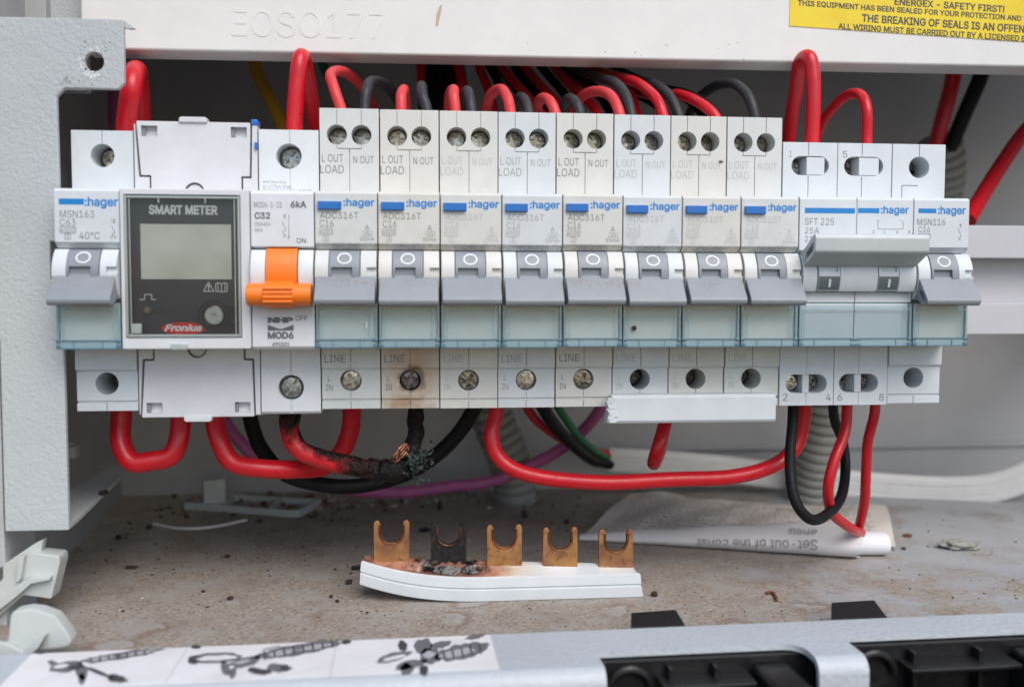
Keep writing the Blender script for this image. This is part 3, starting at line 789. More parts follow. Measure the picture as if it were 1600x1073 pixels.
def cover_mesh(wd, mid=None):
    mb = MB()
    mb.box(0.9, wd-0.9, -0.75, -0.35, -19.7, -9.4, 0, 0)            # pane
    for x in (0.25, wd-0.9): mb.box(x, x+0.65, -0.8, 1.4, -22.2, -9.3, 0.12, 1)
    for x in (1.9, wd-2.2): mb.box(x, x+0.22, -0.95, -0.76, -19.6, -9.6, 0, 1)
    mb.box(0.92, wd-0.92, -0.8, -0.2, -22.1, -19.72, 0.15, 1)       # bottom rail
    mb.box(1.0, wd-1.0, -1.0, -0.82, -11.2, -10.95, 0, 1)
    mb.box(0.95, wd-0.95, -1.05, -0.82, -20.0, -19.6, 0, 2); mb.box(0.95, wd-0.95, -1.05, -0.82, -22.1, -21.8, 0, 2)
    for x in (0.1, wd-1.5): 
        mb.box(x, x+1.3, -1.25, -0.85, -20.2, -19.45, 0.1, 2); mb.box(x, x+1.3, -1.2, -0.85, -21.9, -20.9, 0.1, 2)
    for x in (4.8, wd-5.2): mb.box(x, x+0.2, -1.0, -0.82, -21.8, -20.1, 0, 2)
    if mid:
        mb.box(mid-1.6, mid+1.6, -1.2, -0.82, -20.3, -19.6, 0.1, 2); mb.box(mid-1.6, mid+1.6, -1.2, -0.82, -22.0, -21.2, 0.1, 2)
    return mb.mesh('label_cover', [M['clear'], M['clear_edge'], M['clear_deep']])
COVER1 = cover_mesh(P)
def card_mesh(wd, mat, seam=None):
    mb = MB()
    if seam: mb.box(0.95, seam-0.18, 0.5, 1.2, -19.9, -9.3); mb.box(seam+0.18, wd-0.95, 0.5, 1.2, -19.9, -9.3)
    else: mb.box(0.95, wd-0.95, 0.5, 1.2, -19.9, -9.3)
    return mb.mesh('label_card', mat)
CARD1 = card_mesh(P, M['card'])
LEVER = lever_mesh(0.45, 17.15, M['grey_lever']); DRUM = drum_mesh(M['grey']); OMARK = o_mark(M['ink_white'])
TY = -0.04

def brand(mb, x0, z0, x1, z1, y=TY): mb.text(':hager', x0, z0, x1, z1, y, 0.024)

# ---- eight residual current breakers
f = sub(4)
def adc_body():
    mb = MB(); mb.prism(body_profile(ADC_TOP, ADC_BOT), 0.16, 17.54, 'x', 0.16, ang=20)
    cu = MB()
    for x in (5.2, 12.4): cu.cyl((x, SH-3, 40.2), 2.95, 18, 'y', 40)
    cu.cyl((8.75, SH-3, -32.9), 3.2, 19.0, 'y', 40)
    cut(mb, cu)
    cu = MB()
    for x in (5.2, 12.4): seam_v(cu, x, 42.4, 49)
    seam_h(cu, 5.06, 12.54, 36.1); seam_v(cu, 8.9, 20, 35.9); seam_v(cu, 5.2, 36.0, 38.2); seam_v(cu, 12.4, 36.0, 38.2)
    seam_v(cu, 8.75, -30.5, -20, 13.0); seam_v(cu, 8.75, -43, -35.2, 13.9)
    cut(mb, cu, True)
    add_barrel(mb)
    return mb.mesh('body', M['adc'][0], 30)
def adc_letters(rating, model, fy):
    mb = MB(); g = lambda s_, u0, v1, u1, v0, b_=0.0, Y=0.0: (lambda A, B: mb.text(s_, A[0], A[1], B[0], B[1], Y+TY, b_))(f(u0, v1, Y), f(u1, v0, Y))
    g('L OUT', 503, 254, 536, 242, 0, SH); g('N OUT', 552, 256, 584, 245, 0, SH); g('LOAD', 500.5, 271.5, 537, 259, 0, SH)
    g(model, 499.5, 342, 560, 332); g(rating, 499.5, 355, 521, 344)
    g('6000', 499.5, 366, 519, 358.5); A, B = f(498.5, 367.5), f(520, 357); mb.box_outline(A[0], B[0], A[1], B[1], 0.09, TY)
    g('3', 507.5, 376, 511, 369.5); A, B = f(505, 377.5), f(513.5, 368); mb.box_outline(A[0], B[0], A[1], B[1], 0.09, TY)
    g('A', 570, 359.5, 577, 352); A, B = f(567, 369.5), f(581.5, 362); mb.box_outline(A[0], B[0], A[1], B[1], 0.09, TY)
    mb.line(f(573.5, 361.8), f(573.5, 359.8), 0.13, TY); g('\u00d5', 570, 368.5, 579, 363.5)
    g('30mA', 562, 376.5, 585, 371)
    g('LINE', 507, 567, 539.5, 555, 0, 13.0); g('L', 512, 596, 516.5, 587.5, 0, SH); g('IN', 509, 611, 519.5, 601, 0, SH)
    return mb.mesh('lettering', M['ink'][0])
bodyA = adc_body()
L16 = adc_letters('C16', 'ADC316T', 0); L10 = adc_letters('C10', 'ADC310T', 0)
mbq = MB(); A, B = f(536.5, 326), f(585, 311); brand(mbq, A[0], A[1], B[0], B[1]); HAG = mbq.mesh('brand_lettering', M['ink_blue'])
A, B = f(496.5, 328), f(535, 315)
mbq = MB(); mbq.hexa([(A[0], 0.4, A[1]), (B[0], 0.4, A[1]), (B[0], 0.4, B[1]), (A[0], 0.4, B[1])], [(A[0]+.1, -1.1, A[1]+.1), (B[0]-1.0, -1.1, A[1]+.1), (B[0]-1.0, -1.1, B[1]-.1), (A[0]+.1, -1.1, B[1]-.1)], 0.12); TEST = mbq.mesh('test_button', M['blue'])

GR = 'residual current breakers with grey toggles in the row'
adc_labels = ['grey-toggle breaker beside the orange-handled breaker, white fleck on its label cover',
    'grey-toggle breaker scorched brown around its blackened lower screw',
    'grey-toggle breaker just right of the brown scorched breaker',
    'grey-toggle breaker with faint load lettering, second right of the scorched breaker',
    'grey-toggle breaker with crisp dark load lettering, just left of the hanging white strip',
    'grey-toggle breaker with a dark purple dot on its label cover',
    'grey-toggle breaker rated C10 with a small brown bug mark by its terminals',
    'grey-toggle breaker rated C10 directly left of the wide changeover switch']
root = thing('residual_current_breaker', adc_labels[0], 'circuit breaker', (4*P, 0, 0), GR)
link('body', bodyA, root); link('toggle_drum', DRUM, root); link('toggle_lever', LEVER, root)
link('label_cover', COVER1, root); link('label_card', CARD1, root); link('test_button', TEST, root)
link('lettering', L16, root); link('brand_lettering', HAG, root); link('position_mark', OMARK, [c for c in root.children if c.name.startswith('toggle_drum')][0])
screw(root, 5.2, 20.3, 40.2); screw(root, 12.4, 20.3, 40.2); screw(root, 8.75, 16.4, -32.9)
for c in list(root.children):
    if c.name.startswith(('lettering', 'brand')): c.parent = [q for q in root.children if q.name.startswith('body')][0]
def copy_tree(o, parent):
    c = o.copy(); COL.objects.link(c)
    if parent: c.parent = parent
    for ch in list(o.children): copy_tree(ch, c)
    return c
inks = [0, 0, 2, 1, 0, 2, 2, 2]; matv = [0, 1, 1, 2, 1, 2, 1, 0]
ADCS = []; _rm = random.Random(17)
for i in range(8):
    o = root if i == 0 else copy_tree(root, None)
    o.location = Vector(((4+i)*P, _rm.uniform(-.22, .22), _rm.uniform(-.14, .14)))*S; o['label'] = adc_labels[i]; o.rotation_euler = (_rm.uniform(-.004, .004), 0, _rm.uniform(-.004, .004))
    ADCS.append(o)
for i, o in enumerate(ADCS):
    for c in o.children_recursive:
        n_ = c.name.split('.')[0]
        if n_ == 'body':
            c.data = bodyA.copy(); c.data.materials[0] = M['scorched'] if i == 1 else M['adc'][matv[i]]
        if n_ == 'lettering':
            c.data = (L10 if i >= 6 else L16).copy(); c.data.materials[0] = M['ink'][inks[i]]
        if n_ == 'toggle_lever': c.rotation_euler = (_rm.uniform(-.03, .03), 0, 0)
        if n_ == 'terminal_screw':
            low = c.location.z < 0
            c.rotation_euler = (random.uniform(-.08, .08), random.uniform(0, PI), random.uniform(-.05, .05))
            if low and i >= 5: c.location.y = 24.5*S; c.data = SCREW_D
            elif low and i == 1: c.data = SCREW_B; c.scale = (1.12, 1, 1.12); c['label'] = 'blackened burnt terminal screw'
            elif low: c.location.y = (15.9+random.uniform(-.2, .5))*S; c.scale = (1.12, 1, 1.12)
# marks that single out individual breakers
bod = lambda i: [c for c in ADCS[i].children if c.name.startswith('label_cover')][0]
mb = MB(); g5 = sub(9); a = g5(990, 512); mb.cyl((a[0], -1.02, a[1]), 0.75, 0.2, 'y', 20); mb.build('ink_dot', ink('purple_dot_ink', (0.05, 0.006, 0.03)), bod(5))
mb = MB(); a = f(573, 507); mb.prism([(a[0]-.25, a[1]-1), (a[0]+.3, a[1]-.9), (a[0]+.2, a[1]+1), (a[0]-.2, a[1]+.9)], -1.1, -0.8, 'y'); mb.build('fleck', M['ink_white'], bod(0))
g6 = sub(10); mb = MB(); a = g6(1127, 252, SH)
for k in range(5): mb.prism([(a[0]+math.cos(q*1.2+k)*0.5*random.uniform(.3, 1)+0.2*k-.4, a[1]+math.sin(q*1.2+k)*0.4*random.uniform(.3, 1)) for q in range(5)], SH-0.4, SH+0.05, 'y')
mb.build('bug_mark', ink('dried_brown', (0.10, 0.07, 0.03)), [c for c in ADCS[6].children if c.name.startswith('body')][0])

# ---- slim miniature breakers (no test button)
def mcb_body():
    mb = MB(); mb.prism(body_profile(MCB_TOP, MCB_BOT), 0.16, 17.54, 'x', 0.16, ang=20)
    cu = MB(); cu.cyl((8.9, SH-3, 33.2), 3.35, 16, 'y', 40); cu.cyl((8.75, SH-3, -33.1), 3.3, 22, 'y', 40); cut(mb, cu)
    cu = MB(); seam_v(cu, 8.9, 36, 42); seam_v(cu, 8.75, -43, -38.4, 13.9); cut(mb, cu, True)
    add_barrel(mb)
    return mb
def mcb(k, label, dot, low, bodymat):
    t_ = thing('miniature_breaker', label, 'circuit breaker', (k*P, 0, 0), 'miniature breakers at the ends of the row')
    mb = mcb_body()
    if k > 5:
        cu = MB(); seam_h(cu, 3.4, 8.6, 27.5); seam_v(cu, 3.4, 20, 27.5); cut(mb, cu, True)
    bd = mb.build('body', bodymat, t_, 30)
    dr = link('toggle_drum', DRUM, t_); link('position_mark', OMARK, dr); link('toggle_lever', LEVER, t_)
    link('label_cover', COVER1, t_); link('label_card', CARD1, t_)
    screw(t_, 8.9, 21.5, 33.2, SCREW_D if k else SCREW); screw(t_, 8.75, 28, -33.1, SCREW_D)
    return t_, bd
m0, bd = mcb(0, 'miniature breaker marked C63 at the far left beside the meter', 0, 0, M['cool'])
g = sub(0); mb = MB()
def T(mb, g, s_, u0, v1, u1, v0, b_=0.0, Y=0.0, **k):
    A, B = g(u0, v1, Y), g(u1, v0, Y); mb.text(s_, A[0], A[1], B[0], B[1], Y+TY, b_, **k)
def BX(mb, g, u0, v1, u1, v0, w_=0.15): A, B = g(u0, v1), g(u1, v0); mb.box_outline(A[0], B[0], A[1], B[1], w_, TY)
def PL(mb, g, pts, w_=0.16):
    for p, q in zip(pts, pts[1:]): mb.line(g(*p), g(*q), w_, TY)
T(mb, g, 'MSN163', 93.5, 340, 147, 329); T(mb, g, 'C63', 93.5, 352.5, 118, 342); T(mb, g, '6000', 95, 363, 117, 355.5); BX(mb, g, 93.5, 364, 118.5, 354.5)
T(mb, g, '3', 103.5, 372.5, 107.5, 366); BX(mb, g, 101.5, 374, 110, 365); T(mb, g, '40\u00b0C', 124, 374, 156, 362.5)
PL(mb, g, [(178, 341), (178, 350)]); PL(mb, g, [(174, 352), (179, 362), (179, 365), (176, 365), (176, 369), (181, 369), (181, 372), (178, 372)]); PL(mb, g, [(175.5, 343.5), (181, 343.5)]); PL(mb, g, [(175.5, 347), (181, 347)])
T(mb, g, '1', 172.5, 346, 174, 341); T(mb, g, '2', 172.5, 373, 176, 368)
mb.build('lettering', M['ink'][0], bd)
mb = MB(); A, B = g(92, 319.5), g(131, 310.5); mb.box(A[0], B[0], TY, 0.1, A[1], B[1]); T(mb, g, ':hager', 132.5, 326, 184, 308.5, 0.024); mb.build('brand_lettering', M['ink_blue'], bd)

m1, bd = mcb(14, 'miniature breaker marked C16 at the far right end', 0, 0, M['cool'])
g = sub(14); mb = MB()
T(mb, g, 'MSN116', 1433, 352, 1477, 342); T(mb, g, 'C16', 1434.5, 363, 1453, 354); T(mb, g, '6000', 1436, 373, 1452, 366.5); BX(mb, g, 1434.5, 374, 1453.5, 365.5)
PL(mb, g, [(1501, 349), (1501, 356)]); PL(mb, g, [(1497, 357), (1501, 367), (1501, 371), (1498.5, 371), (1498.5, 375), (1502, 375)]); PL(mb, g, [(1498.5, 352), (1503, 352)])
mb.build('lettering', M['ink'][0], bd)
mb = MB(); A, B = g(1435, 333), g(1463, 326); mb.box(A[0], B[0], TY, 0.1, A[1], B[1]); T(mb, g, ':hager', 1465, 338, 1509, 322.5, 0.024); mb.build('brand_lettering', M['ink_blue'], bd)

# ---- orange-handled breaker
ob = thing('main_switch_breaker', 'white breaker with a bright orange toggle beside the digital meter', 'circuit breaker', (3*P, 0, 0))
pts = [(58, 41.5), (SH, 41.5), (SH, 22.6), (0.6, 22.3), (-0.3, 21.4), (-0.3, 6.6), (0.9, 6.2), (3.4, 6.2), (3.4, -6.4), (0.8, -6.8), (-0.3, -8.5), (-0.3, -21.6), (0.8, -22.5), (13.4, -22.7), (13.4, -28.6), (13.2, -28.9), (13.2, -41.8), (14.0, -42.6), (58, -42.6)]
mb = MB(); mb.prism(pts, 0.15, 17.55, 'x', 0.18, ang=20)
cu = MB(); cu.cyl((8.9, SH-3, 33.8), 3.7, 11.5, 'y', 40); cu.cyl((8.9, SH-4, -34.6), 3.75, 9, 'y', 40); cut(mb, cu)
cu = MB(); seam_v(cu, 9.2, 37, 43, SH, 0.22); seam_v(cu, 9.2, 22, 30.6, SH, 0.18, 0.3); seam_v(cu, 8.9, -30.6, -22, 13.3, 0.4); seam_v(cu, 8.9, -44, -38.0, 13.2, 0.5); cut(mb, cu, True)
for x0, x1 in ((0.2, 4.35), (13.3, 17.5)):
    mb.prism(drum_arc(6.3, -1.0, 9.6, -7.5, 5.6, 3.2), x0, x1, 'x', 0.25, ang=50)
bd = mb.build('body', M['white'], ob, 30)
mb = MB(); mb.prism(drum_arc(6.3, -1.0, 9.9, -6.5, 6.0, 3.0), 4.5, 13.1, 'x', 0.15, ang=50)
dr = mb.build('toggle_drum', M['orange'], ob, 40)
mb = MB(); pr = [(-4.9+3.1*math.cos(a_*PI/10), -6.9+3.15*math.sin(a_*PI/10)) for a_ in range(20)]
mb.prism(pr, -0.3, 17.3, 'x', 0.35, ang=50)
mb.prism([(-3.0, -3.0), (-5.2, -3.4), (-7.6, -4.6), (-8.3, -6.0), (-8.35, -8.0), (-7.5, -9.6), (-5.5, -10.6), (-3.0, -10.6)], 4.3, 12.5, 'x', 0.3, ang=20)
for z in (-5.2, -6.4, -7.6, -8.8): mb.box(4.35, 12.45, -8.65, -8.0, z-0.32, z+0.32, 0.25)
mb.build('toggle_lever', M['orange'], ob, 40)
screw(ob, 8.9, 20.0, 33.8, SCREW_Z); screw(ob, 8.9, 14.6, -34.6, SCREW_Z)
g = sub(3); mb = MB(); TY = -0.34
T(mb, g, 'MOD6-1-32', 397, 324.5, 440.5, 316); T(mb, g, '6kA', 454, 325, 479, 314.5, 0.03); T(mb, g, 'C32', 398, 342.5, 422.5, 332, 0.03)
T(mb, g, '230/400V~', 398, 354, 424.5, 347.5); T(mb, g, '50Hz', 398, 362.5, 411, 357); T(mb, g, 'ON', 463.5, 380, 478, 372, 0.01)
PL(mb, g, [(451.5, 335), (451.5, 371)], 0.13); mb.ring(g(451.5, 371.5), 0.32, 0.32, 0.1, TY); PL(mb, g, [(445, 334), (445, 343)], 0.13); PL(mb, g, [(441, 346), (446, 357), (446, 361), (442.5, 361), (442.5, 366), (446, 366), (446, 370), (442, 370)], 0.13)
PL(mb, g, [(442.5, 336), (447.5, 336)], 0.13); PL(mb, g, [(442.5, 339), (447.5, 339)], 0.13)
T(mb, g, 'OFF', 462, 501, 480.5, 493, 0.01); T(mb, g, 'MOD6', 418.5, 529.5, 459, 518, 0.045); T(mb, g, '691021', 426, 540.5, 452.5, 534.5, 0.03)
T(mb, g, 'NHP', 418.5, 504.5, 458.5, 495.5, 0.065)
A, B = g(418.5, 516.5), g(459, 506.5)
cx = (A[0]+B[0])/2
mb.poly([(A[0], B[1]-.1), (cx-.4, A[1]+.55), (cx+.4, A[1]+.55), (B[0], B[1]-.1), (B[0], A[1]), (A[0], A[1])], TY)
mb.build('lettering', M['ink_grey'], bd)
TY = -0.04
mb = MB()
for i_, s_ in enumerate(('NHP Elect Eng', '43-67 River Street', 'Richmond, Vic 3121 - Australia')): T(mb, g, s_, 411, 287.5+i_*6.4, (447, 455, 487)[i_], 282.5+i_*6.4, 0, SH)
mb.build('fine_print', M['ink'][1], bd)

# ---- digital meter
dm = thing('smart_meter', 'white digital energy meter with a dark face and clear window', 'meter', (P, 0, 0))
g = sub(1)
mb = MB(); mb.prism([(58, 42.5), (SH+4, 42.5), (SH+4, 22), (4, 22), (4, -22), (SH+4, -22), (SH+4, -43.5), (58, -43.5)], 0.3, 35.1, 'x', 0.3, ang=20)
bd = mb.build('body', M['meter_white'], dm, 30)
mb = MB(); mb.box(0.15, 35.3, -1.0, 4.2, -22.2, 22.4, 0.5)
x0, z0 = g(204, 528, -1); x1, z1 = g(372, 306, -1)
cu = MB(); cu.box(x0-1.2, x1+0.6, -3, 2.4, z0, z1+0.2); cut(mb, cu)
mb.build('front_frame', M['meter_white'], dm, 30)
def meter_cover(mir, name):
    # terminal cover: a flap with stepped lower corners, two latch windows, a finger tab and a half-round notch
    q = lambda pts: [(x, mir*z) for x, z in pts]
    mb = MB()
    if mir > 0: top, st = 43.2, 27.6
    else: top, st = 43.2, 26.4
    out = [(1.0, top), (33.4, top), (33.0, st), (30.6, st), (30.6, 22.0), (4.9, 22.0), (4.9, st), (2.1, st)]
    mb.prism(q(out) if mir > 0 else q(out)[::-1], SH-0.9, SH+3, 'y', 0.3)
    cu = MB()
    for x in (2.4, 27.8): 
        z_ = sorted((mir*(top-4.4), mir*(top-1.3))); cu.box(x, x+4.6, SH-4, SH+1.2, z_[0], z_[1])
    cut(mb, cu)
    cu = MB(); cu.cyl((17.2, SH-4, mir*22.8), 2.9, 6, 'y', 32); cut(mb, cu)
    o = mb.build('terminal_cover', M['meter_white'], dm, 30)
    mb = MB(); z_ = sorted((mir*(top-0.3), mir*(top+1.3))); mb.prism([(13.2, z_[0]), (21.2, z_[0]), (21.2, z_[1]-.4), (20.6, z_[1]), (13.8, z_[1]), (13.2, z_[1]-.4)] if mir > 0 else [(13.2, z_[1]), (21.2, z_[1]), (21.2, z_[0]+.4), (20.6, z_[0]), (13.8, z_[0]), (13.2, z_[0]+.4)], SH-1.6, SH+1.5, 'y', 0.25)
    mb.build('finger_tab', M['meter_white'], o)
    mb = MB(); mb.lathe((17.2, SH-0.2, mir*22.8), [(2.3, 0), (2.3, 1.0), (0.1, 1.0)], 'y', 28); mb.build('seal_boss', M['meter_white'], o)
    z_ = sorted((mir*(top-4.4), mir*(top-1.3)))
    for x in (2.4, 27.8):
        mb = MB(); mb.box(x+0.1, x+0.9, SH+0.0, SH+0.7, z_[0]+.4, z_[1]-.4); mb.build('latch', M['grey'], o)
meter_cover(1, 'a'); meter_cover(-1, 'b')
# side rails and corner blocks beside the flaps
for s_ in (1, -1):
    e_ = 27.1 if s_ > 0 else 25.9
    for pl in ([(0.3, 22.0), (4.45, 22.0), (4.45, e_), (1.45, e_), (0.55, 42.4), (0.3, 42.4)], [(31.05, 22.0), (35.25, 22.0), (35.25, 42.6), (33.85, 42.6), (33.5, e_), (31.05, e_)]):
        pl = [(x, s_*z) for x, z in pl]
        mb = MB(); mb.prism(pl if s_ > 0 else pl[::-1], SH-0.6, SH+4.2, 'y', 0.15); mb.build('side_rail', M['meter_white'], dm)
mb = MB(); mb.box(33.6, 35.5, SH-1, SH+4, 42.55, 44.2, 0.3); mb.box(34.6, 35.35, SH-1.4, SH, 35.5, 37.5, .1); mb.build('blue_clip', M['blue'], dm)
t = NT('meter_face_plate')
M['face'] = t.set(t.mix(t.ramp(t.noise(0.3, 3), 0.3, 0.7), (0.026, 0.030, 0.046), (0.038, 0.042, 0.060)), 0.45)
fy = 1.6
mb = MB(); mb.box(x0-1.1, x1+0.5, fy, fy+0.7, z0+0.05, z1+0.1); fc = mb.build('face_plate', M['face'], dm)
t = NT('liquid_crystal_display')
M['lcd'] = t.set(t.mix(t.ramp(t.noise(0.07, 2), 0.35, 0.65), (0.54, 0.575, 0.50), (0.68, 0.70, 0.64)), 0.25)
A, B = g(221, 436, fy), g(361, 351, fy); mb = MB(); mb.box(A[0], B[0], fy-0.2, fy-0.02, A[1], B[1], 0); mb.build('display', M['lcd'], dm)
TY = fy-0.05-0.0; 
def TM(s_, u0, v1, u1, v0, b_=0.0, **k):
    A, B = g(u0, v1, fy), g(u1, v0, fy); mb.text(s_, A[0], A[1], B[0], B[1], fy-0.05, b_, **k)
mb = MB(); TM('SMART METER', 232.5, 335, 340, 321, 0.035)
def PM(pts, w_=0.2):
    for p, q in zip(pts, pts[1:]): mb.line(g(*p, fy), g(*q, fy), w_, fy-0.05)
PM([(218, 468), (226, 468), (226, 460), (237, 460), (237, 468), (244, 468)]); PM([(318, 455), (326, 441), (334, 455), (318, 455)])
TM('!', 325, 453.5, 327.5, 445)
PM([(337, 443), (337, 455), (346, 456), (355, 455), (355, 443), (350.5, 441.5), (346, 444), (341.5, 441.5), (337, 443)], .18); PM([(346, 444), (346, 456)], .18); PM([(340.5, 442), (340.5, 454)], .15); PM([(351.5, 442), (351.5, 454)], .15)
mb.build('lettering', M['ink_white'], fc)
mb = MB(); A = g(287, 513, fy); n = 40
mb.poly([(A[0]+6.1*math.cos(2*PI*i/n), A[1]+1.75*math.sin(2*PI*i/n)) for i in range(n)], fy-0.05); lg = mb.build('logo', M['ink_red'], fc)
mb = MB(); A, B = g(257, 517.5, fy), g(316, 506.5, fy); mb.text('Fronius', A[0], A[1], B[0], B[1], fy-0.09, 0.03, shear=0.3); mb.build('logo_lettering', M['ink_white'], lg)
mb = MB(); A = g(231, 485, fy); mb.lathe((A[0], fy-0.02, A[1]), [(1.3, 0), (1.25, -0.6), (0.8, -1.1), (0.05, -1.2)], 'y', 24); mb.build('indicator_lamp', ink('smoked_lens', (0.16, 0.14, 0.12), 0.15), dm)
# push button under a round boss in the window
A = g(333, 493, -1)
mb = MB(); mb.lathe((A[0], fy-0.02, A[1]), [(2.6, 0), (2.6, -1.4), (2.2, -1.7), (0.05, -1.7)], 'y', 30); bt = mb.build('push_button', ink('pale_button', (0.50, 0.52, 0.50), 0.3), dm)
mb = MB(); mb.lathe((A[0], fy-1.75, A[1]), [(2.9, 1.4), (2.9, -0.9), (2.3, -1.2), (1.5, -1.2), (0.8, -0.9), (0.05, -0.9)], 'y', 30); mb.build('button_boss', M['glass'], bt)
mb = MB(); mb.ring((A[0], A[1]), 4.3, 4.3, 0.5, -0.95)
mb.box(A[0]+3.6, x1-0.6, -0.95, -0.55, A[1]+2.0, A[1]+2.5); mb.box(A[0]+3.6, x1-0.6, -0.95, -0.55, A[1]-2.9, A[1]-2.4)
mb.build('button_slot', M['dark'], bt)
mb = MB(); mb.box(x0-0.9, x1+0.4, -0.9, -0.5, z0+0.5, z1-0.3); wn = mb.build('window', M['glass'], dm)
mb = MB()
for xa in (x0-1.1, x1-0.25): mb.box(xa, xa+0.7, -1.35, 1.4, z0+0.2, z1, 0.15)
mb.box(x0-0.35, x1-0.3, -1.35, 0.8, z1-0.9, z1-0.2, 0.12); mb.box(x0-0.35, x1-0.3, -1.35, 0.8, z0+0.2, z0+1.0, 0.12)
mb.box(x0+0.2, x0+0.45, -1.0, -0.9, z0+1, z1-1); mb.box(x1-1.2, x1-0.95, -1.0, -0.9, z0+1, z1-1)
mb.box(x0+0.2, x0+3.0, -1.1, 0.6, z0+1.2, z0+4.0, 0.2); mb.box(13.5, 18, -1.9, -0.9, -22.3, -20.7, 0.25)
for u in (247, 320): a = g(u, 312, -1); mb.box(a[0], a[0]+0.3, -1.4, 0, z1-2.2, z1-0.4)
mb.build('window_rim', M['glass_edge'], wn)
TY = -0.04

# ---- two-module changeover switch
cs = thing('changeover_switch', 'wide two-pole changeover switch with a large pale handle pushed up', 'switch', (12*P, 0, 0))
W2 = 2*P
mb = MB()
pts = [(58, MCB_TOP), (SH, MCB_TOP), (SH, 22.6), (0.7, 22.3), (0, 21.6), (0, 6.5), (2.6, 5.0), (2.6, -5.2), (0.6, -5.6), (0.2, -6.2), (0.2, -9.0), (1.6, -9.2), (1.6, -22.2), (13.6, -22.4), (13.6, MCB_BOT-0.4), (58, MCB_BOT-0.4)]
for xa, xb in ((0.1, P-0.08), (P+0.08, W2-0.1)): mb.prism(pts, xa, xb, 'x', 0.16, ang=20)
g = sub(12)
def obl(cu, x0, x1, z, r, y0, y1):
    pl = [(x0+r*math.cos(PI/2+PI*i/14), z+r*math.sin(PI/2+PI*i/14)) for i in range(15)] + [(x1+r*math.cos(-PI/2+PI*i/14), z+r*math.sin(-PI/2+PI*i/14)) for i in range(15)]
    cu.prism(pl, y0, y1, 'y')
cu = MB()
ul = [g(1251, 259, SH), g(1333, 260, SH)]; ur = [g(1281, 259, SH), g(1366, 260, SH)]
ll = [g(1241, 599, SH), g(1324, 598, SH)]; lr = [g(1277, 599, SH), g(1357, 598, SH)]
for a, b_ in list(zip(ul, ur))+list(zip(ll, lr)): obl(cu, a[0], b_[0], (a[1]+b_[1])/2, 2.95, SH-3, SH+8)
cut(mb, cu)
cu = MB()
for q in (0, 1):
    xm = (ul[q][0]+ur[q][0])/2
    seam_v(cu, xm-0.6, 22, ul[q][1]-3.2); seam_v(cu, xm-0.6, ul[q][1]+3.2, 42); 
    xm = (ll[q][0]+lr[q][0])/2; seam_v(cu, xm, ll[q][1]+3, -22, 13.6, 0.15, .3); seam_v(cu, xm, -44, ll[q][1]-3, 13.6, 0.15, .3)
cut(mb, cu, True)
for xa, xb in ((0.25, 4.6), (11.6, 23.2), (29.8, 35.1)):
    mb.prism(drum_arc(5.6, -1.2, 8.8, -5.8, 5.0, 2.4), xa, xb, 'x', 0.2, ang=50)
bd = mb.build('body', M['cool'], cs, 30)
for q in (0, 1):
    a, b_ = ul[q], ur[q]; mb = MB(); mb.box(a[0]+2.0, b_[0]+1.6, SH+0.15, SH+7, a[1]-2.75, a[1]+2.75, 0.15); mb.build('terminal_divider', M['cool'], cs)
    a, b_ = ll[q], lr[q]; mb = MB(); mb.box((a[0]+b_[0])/2-1.1, (a[0]+b_[0])/2+1.1, SH+0.2, SH+7, a[1]-2.9, a[1]+2.9, 0.15); mb.build('terminal_divider', M['cool'], cs)
for q in (0, 1):
    screw(cs, ul[q][0]-0.3, 19.5, ul[q][1], SCREW_S)
    screw(cs, ll[q][0], 17.0 if q == 0 else 20, ll[q][1], SCREW_S); screw(cs, lr[q][0], 20.0, lr[q][1], SCREW_S)
for xa, xb in ((5.0, 11.4), (23.4, 29.6)):
    mb = MB(); mb.prism(drum_arc(5.6, -1.2, 8.9, -5.6, 5.0, 2.4), xa, xb, 'x', 0.12, ang=50)
    cu = MB(); cu.box(xa+0.6, xb-0.6, -8, -2.4, 0.0, 1.9); cut(mb, cu)
    dr = mb.build('toggle_drum', M['cool'], cs, 40)
    yf = lambda z: 5.6-math.sqrt(8.9**2-(z+1.2)**2)
    mb = MB(); zz = [-1.3-i*0.5 for i in range(9)]
    mb.prism([(yf(z)-0.06, z) for z in zz]+[(yf(z)+0.5, z) for z in reversed(zz)], xa+0.1, xb-0.1, 'x'); wn = mb.build('indicator_window', M['dark_window'], dr)
    mb = MB(); zz = [-2.1-i*0.4 for i in range(7)]; xm = (xa+xb)/2+0.2
    mb.prism([(yf(z)-0.1, z) for z in zz]+[(yf(z)+0.3, z) for z in reversed(zz)], xm-0.3, xm+0.3, 'x'); mb.build('position_mark', M['ink_white'], wn)
mb = MB()
hp = [(1.0, 2.2), (-3.2, 1.6), (-9.6, 4.8), (-10.6, 5.8), (-10.9, 9.6), (-10.3, 10.7), (-9.4, 10.7), (-3.0, 7.0), (1.0, 5.8)]
mb.prism(hp, 0.5, W2-0.6, 'x', 0.35, ang=20)
cu = MB(); cu.prism([(-3.5, 3.2), (-9.0, 5.8), (-9.4, 8.6), (-4, 5.4)], -1, 1.4, 'x'); cut(mb, cu)
hd = mb.build('handle', plastic('pale_handle_plastic', (0.52, 0.56, 0.55), 0.35), cs, 30)
mb = MB(); mb.prism([(-3.7, 3.5), (-8.6, 5.9), (-8.9, 8.0), (-4, 5.4)], 1.2, 1.36, 'x'); mb.build('handle_recess', M['dark_window'], hd)
link('label_cover', cover_mesh(W2, P), cs); link('label_card', card_mesh(W2, M['card_blue'], P), cs)
mb = MB(); T(mb, g, 'SFT 225', 1257.5, 351.5, 1303, 341); T(mb, g, '25A', 1257.5, 365, 1280, 355.5); T(mb, g, '230V', 1257.5, 378, 1284, 369)
